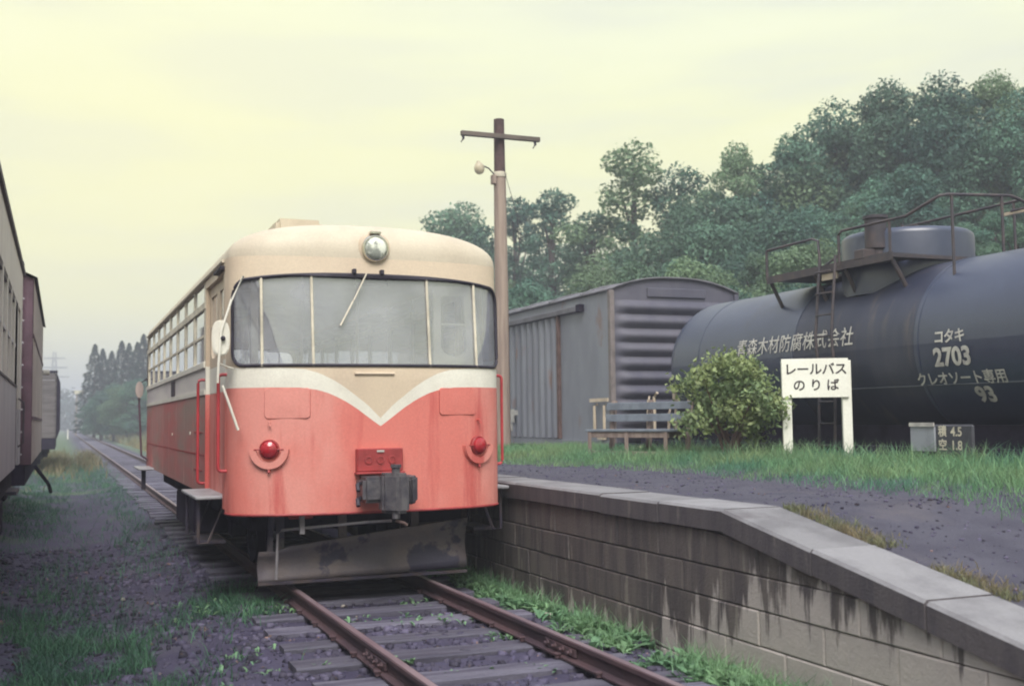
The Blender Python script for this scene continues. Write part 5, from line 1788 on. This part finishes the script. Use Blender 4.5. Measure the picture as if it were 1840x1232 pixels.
# ------------------------------------------------------------------ plants
def leaf_cloud(rng, lobes, n, size, flat=0.0, shell=0.55, spread=0.14):
    """lobes: (cx,cy,cz,rx,ry,rz); leaves as diamond quads spread through the outer volume of the lobes"""
    lb = np.array(lobes)
    vol = (lb[:, 3] * lb[:, 4] * lb[:, 5]) ** (2 / 3)
    pick = rng.choice(len(lb), n, p=vol / vol.sum())
    d = rng.normal(size=(n, 3)); d /= np.linalg.norm(d, axis=1)[:, None]
    rad = (shell + (1 - shell) * rng.random(n) ** 0.6) + rng.normal(0, spread, n) * 0.6
    c = lb[pick, :3] + d * lb[pick, 3:] * rad[:, None]
    nrm = d * 0.7 + rng.normal(size=(n, 3)) * 0.75
    nrm[:, 2] += 0.35 + flat
    nrm /= np.linalg.norm(nrm, axis=1)[:, None]
    t = np.cross(nrm, rng.normal(size=(n, 3))); t /= np.linalg.norm(t, axis=1)[:, None]
    b = np.cross(nrm, t)
    s = size * rng.uniform(0.55, 1.35, n)
    L = t * s[:, None]; Wd = b * (s * 0.55)[:, None]
    V = np.stack([c - L, c + Wd - nrm * (s * 0.12)[:, None], c + L * 1.1, c - Wd - nrm * (s * 0.12)[:, None]], 1).reshape(-1, 3)
    F = (np.arange(n) * 4)[:, None] + np.array([[0, 1, 2, 3]])
    return V, F


def crown_lobes(rng, h0, h1, rad, n, narrow=0.5):
    out = []
    for k in range(n):
        t = (k + 0.5) / n
        z = h0 + (h1 - h0) * t
        prof_ = math.sin(math.pi * min(1.0, 0.12 + 0.86 * t)) ** narrow
        rr = rad * prof_
        a = k * 2.399 + rng.uniform(-0.5, 0.5)
        q = rr * rng.uniform(0.15, 0.92)
        s = rad * rng.uniform(0.17, 0.40) * (0.75 + 0.4 * prof_)
        out.append((q * math.cos(a), q * math.sin(a), z, s, s, s * rng.uniform(0.55, 0.85)))
    return out


def tree_mesh(seed, H, rad, nleaf, size, nlobe=22, base=0.28):
    rng = np.random.default_rng(seed)
    lobes = crown_lobes(rng, H * base, H * 0.93, rad, nlobe)
    lobes.append((0, 0, H * 0.92, rad * 0.32, rad * 0.32, rad * 0.34))
    V, F = leaf_cloud(rng, lobes, nleaf, size)
    tm = MB()
    bend = rng.uniform(-0.25, 0.25, 2)
    tm.tube([(0, 0, -0.6), (bend[0] * 0.3, bend[1] * 0.3, H * 0.3), (bend[0], bend[1], H * 0.62), (bend[0] * 0.6, 0, H * 0.9)], 0.02 * H, 7, r1=0.003 * H)
    for lb in lobes[::2]:
        z0 = max(H * 0.18, lb[2] - 0.22 * H)
        tm.tube([(bend[0] * 0.5, bend[1] * 0.5, z0), (lb[0] * 0.5, lb[1] * 0.5, (z0 + lb[2]) / 2 + 0.1), (lb[0] * 0.95, lb[1] * 0.95, lb[2])], 0.007 * H, 5, r1=0.002 * H)
    return V, F, tm


TREES = []
for k, (H, rad, nl, nlobe, base) in enumerate(((10.0, 2.9, 24000, 34, 0.20), (9.0, 3.2, 24000, 32, 0.18), (11.0, 2.5, 21000, 34, 0.22), (8.0, 2.4, 17000, 26, 0.16), (10.5, 1.9, 8500, 24, 0.28), (10.0, 2.4, 9500, 22, 0.24))):
    V, F, tm = tree_mesh(40 + k, H, rad, nl, 0.082, nlobe, base)
    cme = np_mesh('crown', V, F, MT['leaf'])
    tme = tm.build('trunk', MT['bark'])
    TREES.append((cme.data, tme.data, H))
    bpy.data.objects.remove(cme); bpy.data.objects.remove(tme)


def plant_tree(name, k, x, y, top, label, group=None, cat='tree', rot=None, kinds=TREES, sxy=1.0):
    cme, tme, H = kinds[k % len(kinds)]
    zb = ground_z(x, y) - 0.1
    sc = max(0.35, (top - zb) / H)
    e = bpy.data.objects.new(name, None); COL.objects.link(e)
    e.location = (x, y, zb); e.rotation_euler = (0, 0, rot if rot is not None else rnd.uniform(0, 6.28)); e.scale = (sc * sxy, sc * sxy, sc)
    e['label'] = label; e['category'] = cat
    if group:
        e['group'] = group
    for nm, me in (('crown', cme), ('trunk', tme)):
        o = bpy.data.objects.new(nm, me); COL.objects.link(o); o.parent = e
    return e


def at_px(px, py, D):
    """world point on the pixel's line of sight at depth D"""
    c = Vector(((px - 920) / FPX * D, -(py - 616) / FPX * D, D))
    return CAM + _r * c.x + _u * c.y + _f * c.z


# the wood on the hillside: skyline trees one can tell apart, then the mass below
sky_trees = [
    (832, 372, 66, 3, 'low bushy tree at the left end of the wood behind the bus roof', 1.0),
    (925, 345, 60, 4, 'thin airy tree rising directly behind the utility pole', 1.1),
    (992, 330, 56, 4, 'slender open tree just right of the utility pole', 1.15),
    (1062, 372, 52, 4, 'lower tree filling the gap right of the slender tree by the pole', 1.5),
    (1138, 255, 50, 5, 'tall pointed light green tree above the grey box wagon', 1.25),
    (1218, 296, 48, 5, 'rounded tree between the pointed tree and the higher slope', 1.2),
    (1322, 256, 46, 2, 'small pointed treetop sticking up mid-slope on the skyline', 0.9),
    (1420, 232, 46, 4, 'thin-crowned tree with sky showing through on the upper slope', 1.2),
    (1500, 195, 46, 1, 'broad tree on the skyline left of the hilltop', 1.0),
    (1592, 152, 44, 0, 'dark tree at the left shoulder of the hilltop', 1.0),
    (1690, 148, 42, 1, 'broad dark tree on the hilltop above the tank dome', 1.0),
    (1785, 136, 42, 0, 'topmost dark tree at the upper right of the wood', 1.0),
    (1880, 140, 40, 1, 'dark tree cut off by the right edge of the picture', 1.0),
]
for (px, py, D, k, lab, sxy) in sky_trees:
    p = at_px(px, py, D)
    plant_tree('broadleaf_tree', k, p.x, p.y, p.z, lab, 'trees of the hillside wood', sxy=sxy)
mass = []
mr_ = random.Random(5)
SKX = [780, 830, 870, 925, 990, 1040, 1080, 1140, 1180, 1230, 1320, 1350, 1400, 1480, 1570, 1700, 1780, 1950]
SKY_ = [430, 390, 400, 380, 370, 400, 360, 330, 330, 325, 300, 300, 270, 225, 180, 165, 160, 150]
for px in range(800, 1990, 58):
    s0 = float(np.interp(px, SKX, SKY_))
    for j, (f_, D) in enumerate(((0.10, 46), (0.34, 40), (0.60, 34), (0.80, 29))):
        x_ = px + mr_.uniform(-25, 25) + (29 if j % 2 else 0)
        if px < 1240 and j < 2:
            continue
        py = s0 + (560 - s0) * (f_ + mr_.uniform(-0.06, 0.06)) + 14
        D2 = D + mr_.uniform(-2, 2) + (10 if px < 1100 else 0)
        mass.append((x_, py, D2))
for i, (px, py, D) in enumerate(mass):
    p = at_px(px, py, D)
    if p.x < 10.5 and p.y < 50:
        continue
    top = p.z
    if top - ground_z(p.x, p.y) < 2.0:
        continue
    plant_tree('broadleaf_tree', mr_.choice((0, 1, 1, 2, 3)), p.x, p.y, top, 'dense dark green tree in the hillside wood behind the wagons', 'dense mass of the hillside wood', sxy=mr_.uniform(1.0, 1.3))

# conifers and far wood down the line
CON = []
for k in range(3):
    rng = np.random.default_rng(90 + k)
    H = 10.0; n = 3600
    t = rng.random(n) ** 0.75
    a = rng.uniform(0, 2 * np.pi, n)
    rr = (1 - t) ** 0.8 * (1.7 + 0.25 * np.sin(t * 60)) * rng.uniform(0.55, 1.0, n) ** 0.5 * (1 + 0.18 * np.sin(a * 3 + k))
    c = np.stack([rr * np.cos(a), rr * np.sin(a), H * (0.06 + 0.94 * t)], 1)
    out = np.stack([np.cos(a), np.sin(a), -0.25 + rng.normal(0, 0.25, n)], 1)
    sd = np.stack([-np.sin(a), np.cos(a), rng.normal(0, 0.4, n)], 1)
    s = rng.uniform(0.16, 0.34, n) * (1.15 - 0.6 * t)
    V = np.stack([c - out * s[:, None] * 0.5, c + sd * (s * 0.42)[:, None], c + out * s[:, None], c - sd * (s * 0.42)[:, None]], 1).reshape(-1, 3)
    F = (np.arange(n) * 4)[:, None] + np.array([[0, 1, 2, 3]])
    cme = np_mesh('crown', V, F, MT['conifer'])
    tme = MB().tube([(0, 0, -0.5), (0, 0, H * 0.95)], 0.16, 6, r1=0.02).build('trunk', MT['bark'])
    CON.append((cme.data, tme.data, H))
    bpy.data.objects.remove(cme); bpy.data.objects.remove(tme)
con = [(171, 618, 120, 'tall conifer at the left edge of the distant clump beside the track'), (185, 626, 122, 'conifer just right of the leftmost one in the distant clump'), (201, 630, 121, 'short-topped conifer in the middle of the distant clump'),
       (219, 612, 118, 'pointed conifer standing proud in the distant clump'), (232, 616, 120, 'conifer between the pointed one and the tallest one'), (247, 614, 119, 'conifer left of the tallest one in the distant clump'), (258, 600, 112, 'tallest conifer of the distant clump, beside the rail bus window'),
       (278, 605, 112, 'conifer half hidden behind the rear of the rail bus')]
for i, (px, py, D, lab) in enumerate(con):
    p = at_px(px, py, D)
    plant_tree('conifer_tree', i, p.x, p.y, p.z, lab, 'conifers beside the line', kinds=CON, sxy=1.15)
for i, (px, py, D) in enumerate(((300, 620, 110), (325, 610, 112), (360, 600, 108), (400, 600, 110), (450, 590, 104))):
    p = at_px(px, py, D)
    plant_tree('conifer_tree', i + 1, p.x, p.y, p.z, 'conifer standing behind the rail bus, seen through its windows', 'conifers behind the rail bus', kinds=CON, sxy=1.2)
# pale bushes at the foot of the conifers
for i, (px, py, D, lab) in enumerate(((182, 706, 104, 'yellowish bush at the left foot of the distant conifers'), (205, 690, 106, 'pale green bush below the middle of the distant conifers'), (228, 692, 100, 'rounded pale bush below the pointed distant conifer'), (250, 682, 98, 'pale bush at the right foot of the distant conifers'))):
    p = at_px(px, py, D)
    plant_tree('bushy_tree', 3 if i % 2 else 1, p.x, p.y, p.z, lab, 'bushes below the conifers', cat='bush', sxy=1.4)
# distant wood: one mass
rng = np.random.default_rng(77)
lob = []
for k in range(420):
    x = rng.uniform(-160, 150); y = 300 + rng.uniform(-12, 25) + 0.02 * abs(x)
    h = rng.uniform(7, 11.5)
    lob.append((x, y, h * 0.5, 3.4, 3.0, h * 0.52))
V, F = leaf_cloud(rng, lob, 26000, 0.75, shell=0.7)
fw = np_mesh('far_wood', V, F, MT['conifer'])
tag(fw, 'hazy dark wood far off across the end of the line', kind='stuff')
# meadow bank beyond the rail bus
pts = []
while len(pts) < 16000:
    y = 42 + 95 * g_r.random() ** 1.3; x = 2.2 + 16 * g_r.random() ** 1.4
    pts.append((x, y, ground_z(x, y)))
V, F = blades(np.array(pts), 0.25, 0.75, 0.03, 0.07, 9, 0.8)
o = np_mesh('meadow', V, F, MT['hay'])
tag(o, 'pale yellowish green meadow bank beside the distant track', kind='stuff')

# shrub beside the sign
bc = Vector((5.20, 11.75, 0.88))
shrub = thing('shrub', tuple(bc), 'rounded yellow-green leafy shrub between the bench and the white sign', 'shrub')
rng = np.random.default_rng(12)
lob = []
for k in range(34):
    a = k * 2.399; t = (k + 0.5) / 34
    z = 0.50 + 0.82 * t
    rr = 0.80 * math.sin(math.pi * min(1, 0.28 + 0.66 * t)) ** 0.7 * rng.uniform(0.35, 1.15)
    s = rng.uniform(0.09, 0.24)
    lob.append((bc.x + rr * math.cos(a) * 0.78, bc.y + rr * math.sin(a) * 0.8, bc.z + z - 0.12, s, s, s * 0.8))
lob.append((bc.x - 0.12, bc.y, bc.z + 1.18, 0.2, 0.2, 0.14))
V, F = leaf_cloud(rng, lob, 7500, 0.034, shell=0.35, spread=0.5)
np_mesh('foliage', V, F, MT['bush'], shrub)
for k in range(15):
    lb = lob[k * 2 + 1]
    b0 = bc + Vector((rng.normal(0, 0.12), rng.normal(0, 0.08), -0.1))
    MB().tube([b0, b0 + Vector(((lb[0] - b0.x) * 0.35, (lb[1] - b0.y) * 0.35, 0.38)), Vector((lb[0], lb[1], lb[2]))], 0.020, 6, r1=0.006).build('stem', mat('shrub_stem', (0.17, 0.10, 0.085), 0.85) if k == 0 else bpy.data.materials['shrub_stem'], shrub)

# ------------------------------------------------------------------ utility pole
PX, PY = 5.42, 20.0
up_ = thing('utility_pole', (PX, PY, 0.7), 'wooden utility pole with one crossarm and a hanging lamp', 'utility pole')
MB().tube([(PX, PY, 0.3), (PX + 0.0, PY, 3.0), (PX - 0.01, PY, 6.2)], 0.155, 16, r1=0.118).build('pole', MT['pole'], up_, smooth=True)
MB().tube([(PX - 0.01, PY, 6.18), (PX - 0.015, PY, 7.28)], 0.112, 14, r1=0.104).build('pole_top', MT['poletop'], up_, smooth=True)
MB().lathe((PX - 0.01, PY, 6.13), (0, 0, 1), [(0.128, 0), (0.132, 0.02), (0.132, 0.09), (0.122, 0.1)], 16).build('pole_collar', MT['trim'], up_, smooth=True, angle=40)
ca = MB().box(PX - 0.86, PX + 0.78, PY - 0.20, PY - 0.11, 6.86, 6.95).build('crossarm', MT['armwood'], up_, bev=0.006)
for x in (PX - 0.82, PX + 0.68):
    MB().tube([(x, PY - 0.155, 6.86), (x + 0.01, PY - 0.155, 6.80), (x - 0.04, PY - 0.155, 6.73)], 0.03, 6, r1=0.018).build('insulator_hook', MT['iron'], ca)
MB().box(PX - 0.20, PX - 0.115, PY - 0.10, PY + 0.02, 5.98, 6.16).build('switch_box', MT['pole'], up_, bev=0.01)
la = MB().tube([(PX - 0.12, PY - 0.05, 6.15), (PX - 0.30, PY - 0.15, 6.26), (PX - 0.52, PY - 0.25, 6.30)], 0.014, 6).build('lamp_arm', MT['iron'], up_)
MB().lathe((PX - 0.56, PY - 0.27, 6.36), (0.2, 0.1, -1), [(0.025, 0), (0.04, 0.03), (0.08, 0.07), (0.10, 0.13), (0.095, 0.20), (0.055, 0.25), (0.001, 0.265)], 16).build('lamp_globe', MT['lampglass'], la, smooth=True)
MB().tube([(PX + 0.02, PY - 0.12, 6.3), (PX + 0.30, PY - 0.1, 5.4), (PX + 0.36, PY - 0.1, 4.6)], 0.006, 5).build('stay_wire', MT['iron'], up_)

# distant poles, marker posts and pylon
for (px, py0, py1, D, lab, xa) in ((137, 706, 757, 150, 'small distant pole with a pale box on top beside the far track', 0.35), (190, 700, 757, 135, 'slim bare distant pole in front of the conifers', 0.0)):
    p = at_px(px, py1, D); q = at_px(px, py0, D)
    t_ = thing('distant_pole', (p.x, p.y, ground_z(p.x, p.y)), lab, 'pole')
    MB().tube([(p.x, p.y, ground_z(p.x, p.y) - 0.2), (p.x, p.y, q.z)], 0.10, 8, r1=0.08).build('shaft', MT['pole'], t_)
    if xa:
        MB().box(p.x - 0.3, p.x + 0.9, p.y - 0.2, p.y + 0.2, q.z - 0.1, q.z + 0.35).build('box', MT['trim'], t_)
    else:
        MB().box(p.x - 0.6, p.x + 0.6, p.y - 0.06, p.y + 0.06, q.z - 0.25, q.z - 0.13).build('crossarm', MT['armwood'], t_)
for (px, py0, py1, D, lab) in ((197, 766, 777, 118, 'short white marker post right of the distant track'), (122, 762, 772, 125, 'short white marker post left of the distant track')):
    p = at_px(px, py1, D); q = at_px(px, py0, D)
    zb = ground_z(p.x, p.y)
    t_ = thing('marker_post', (p.x, p.y, zb), lab, 'marker post')
    hgt = 1.05
    MB().box(p.x - 0.06, p.x + 0.06, p.y - 0.06, p.y + 0.06, zb - 0.2, zb + hgt).build('post', MT['signwhite'], t_, bev=0.02)
    MB().prism([(p.x - 0.065, p.y - 0.065, zb + hgt), (p.x + 0.065, p.y - 0.065, zb + hgt), (p.x, p.y - 0.065, zb + hgt + 0.07)], (0, 0.13, 0)).build('cap', MT['signwhite'], t_)
p = at_px(97, 690, 330); q = at_px(97, 632, 330)
pyl = thing('power_pylon', (p.x, p.y, 0), 'faint lattice power pylon in the haze above the left wagons', 'pylon')
HT = q.z
for sx in (-1, 1):
    for sy in (-1, 1):
        MB().tube([(p.x + sx * 2.4, p.y + sy * 2.4, -0.5), (p.x + sx * 0.9, p.y + sy * 0.9, HT * 0.6), (p.x + sx * 0.3, p.y + sy * 0.3, HT)], 0.16, 4).build('leg', MT['pylon'], pyl)
lat = MB()
for k in range(9):
    z0 = HT * k / 9.5; z1 = HT * (k + 1) / 9.5
    w0 = 2.4 - (2.4 - 0.4) * min(1, z0 / HT * 1.15); w1 = 2.4 - 2.0 * min(1, z1 / HT * 1.15)
    for sy in (-1, 1):
        lat.tube([(p.x - w0, p.y + sy * w0, z0), (p.x + w1, p.y + sy * w1, z1)], 0.09, 4)
        lat.tube([(p.x + w0, p.y + sy * w0, z0), (p.x - w1, p.y + sy * w1, z1)], 0.09, 4)
lat.build('lattice', MT['pylon'], pyl)
for z, w_ in ((HT * 0.68, 4.2), (HT * 0.80, 3.6), (HT * 0.92, 3.0)):
    MB().tube([(p.x - w_, p.y, z), (p.x + w_, p.y, z)], 0.18, 4).build('cross_arm', MT['pylon'], pyl)

# ------------------------------------------------------------------ haze
hz = MB().box(-690, 690, -190, 1150, -4.0, 34.0).build('haze', None)
hm = bpy.data.materials.new('evening_haze')
hm.use_nodes = True
t = hm.node_tree
t.nodes.remove(t.nodes['Principled BSDF'])
pv = N(t, 'ShaderNodeVolumePrincipled')
pv.inputs['Color'].default_value = (0.82, 0.86, 0.98, 1)
pv.inputs['Density'].default_value = 0.0030
pv.inputs['Anisotropy'].default_value = 0.0
t.links.new(pv.outputs[0], t.nodes['Material Output'].inputs['Volume'])
hz.data.materials.append(hm)
tag(hz, 'pale blue evening haze over the yard', kind='stuff')
hm.cycles.homogeneous_volume = True
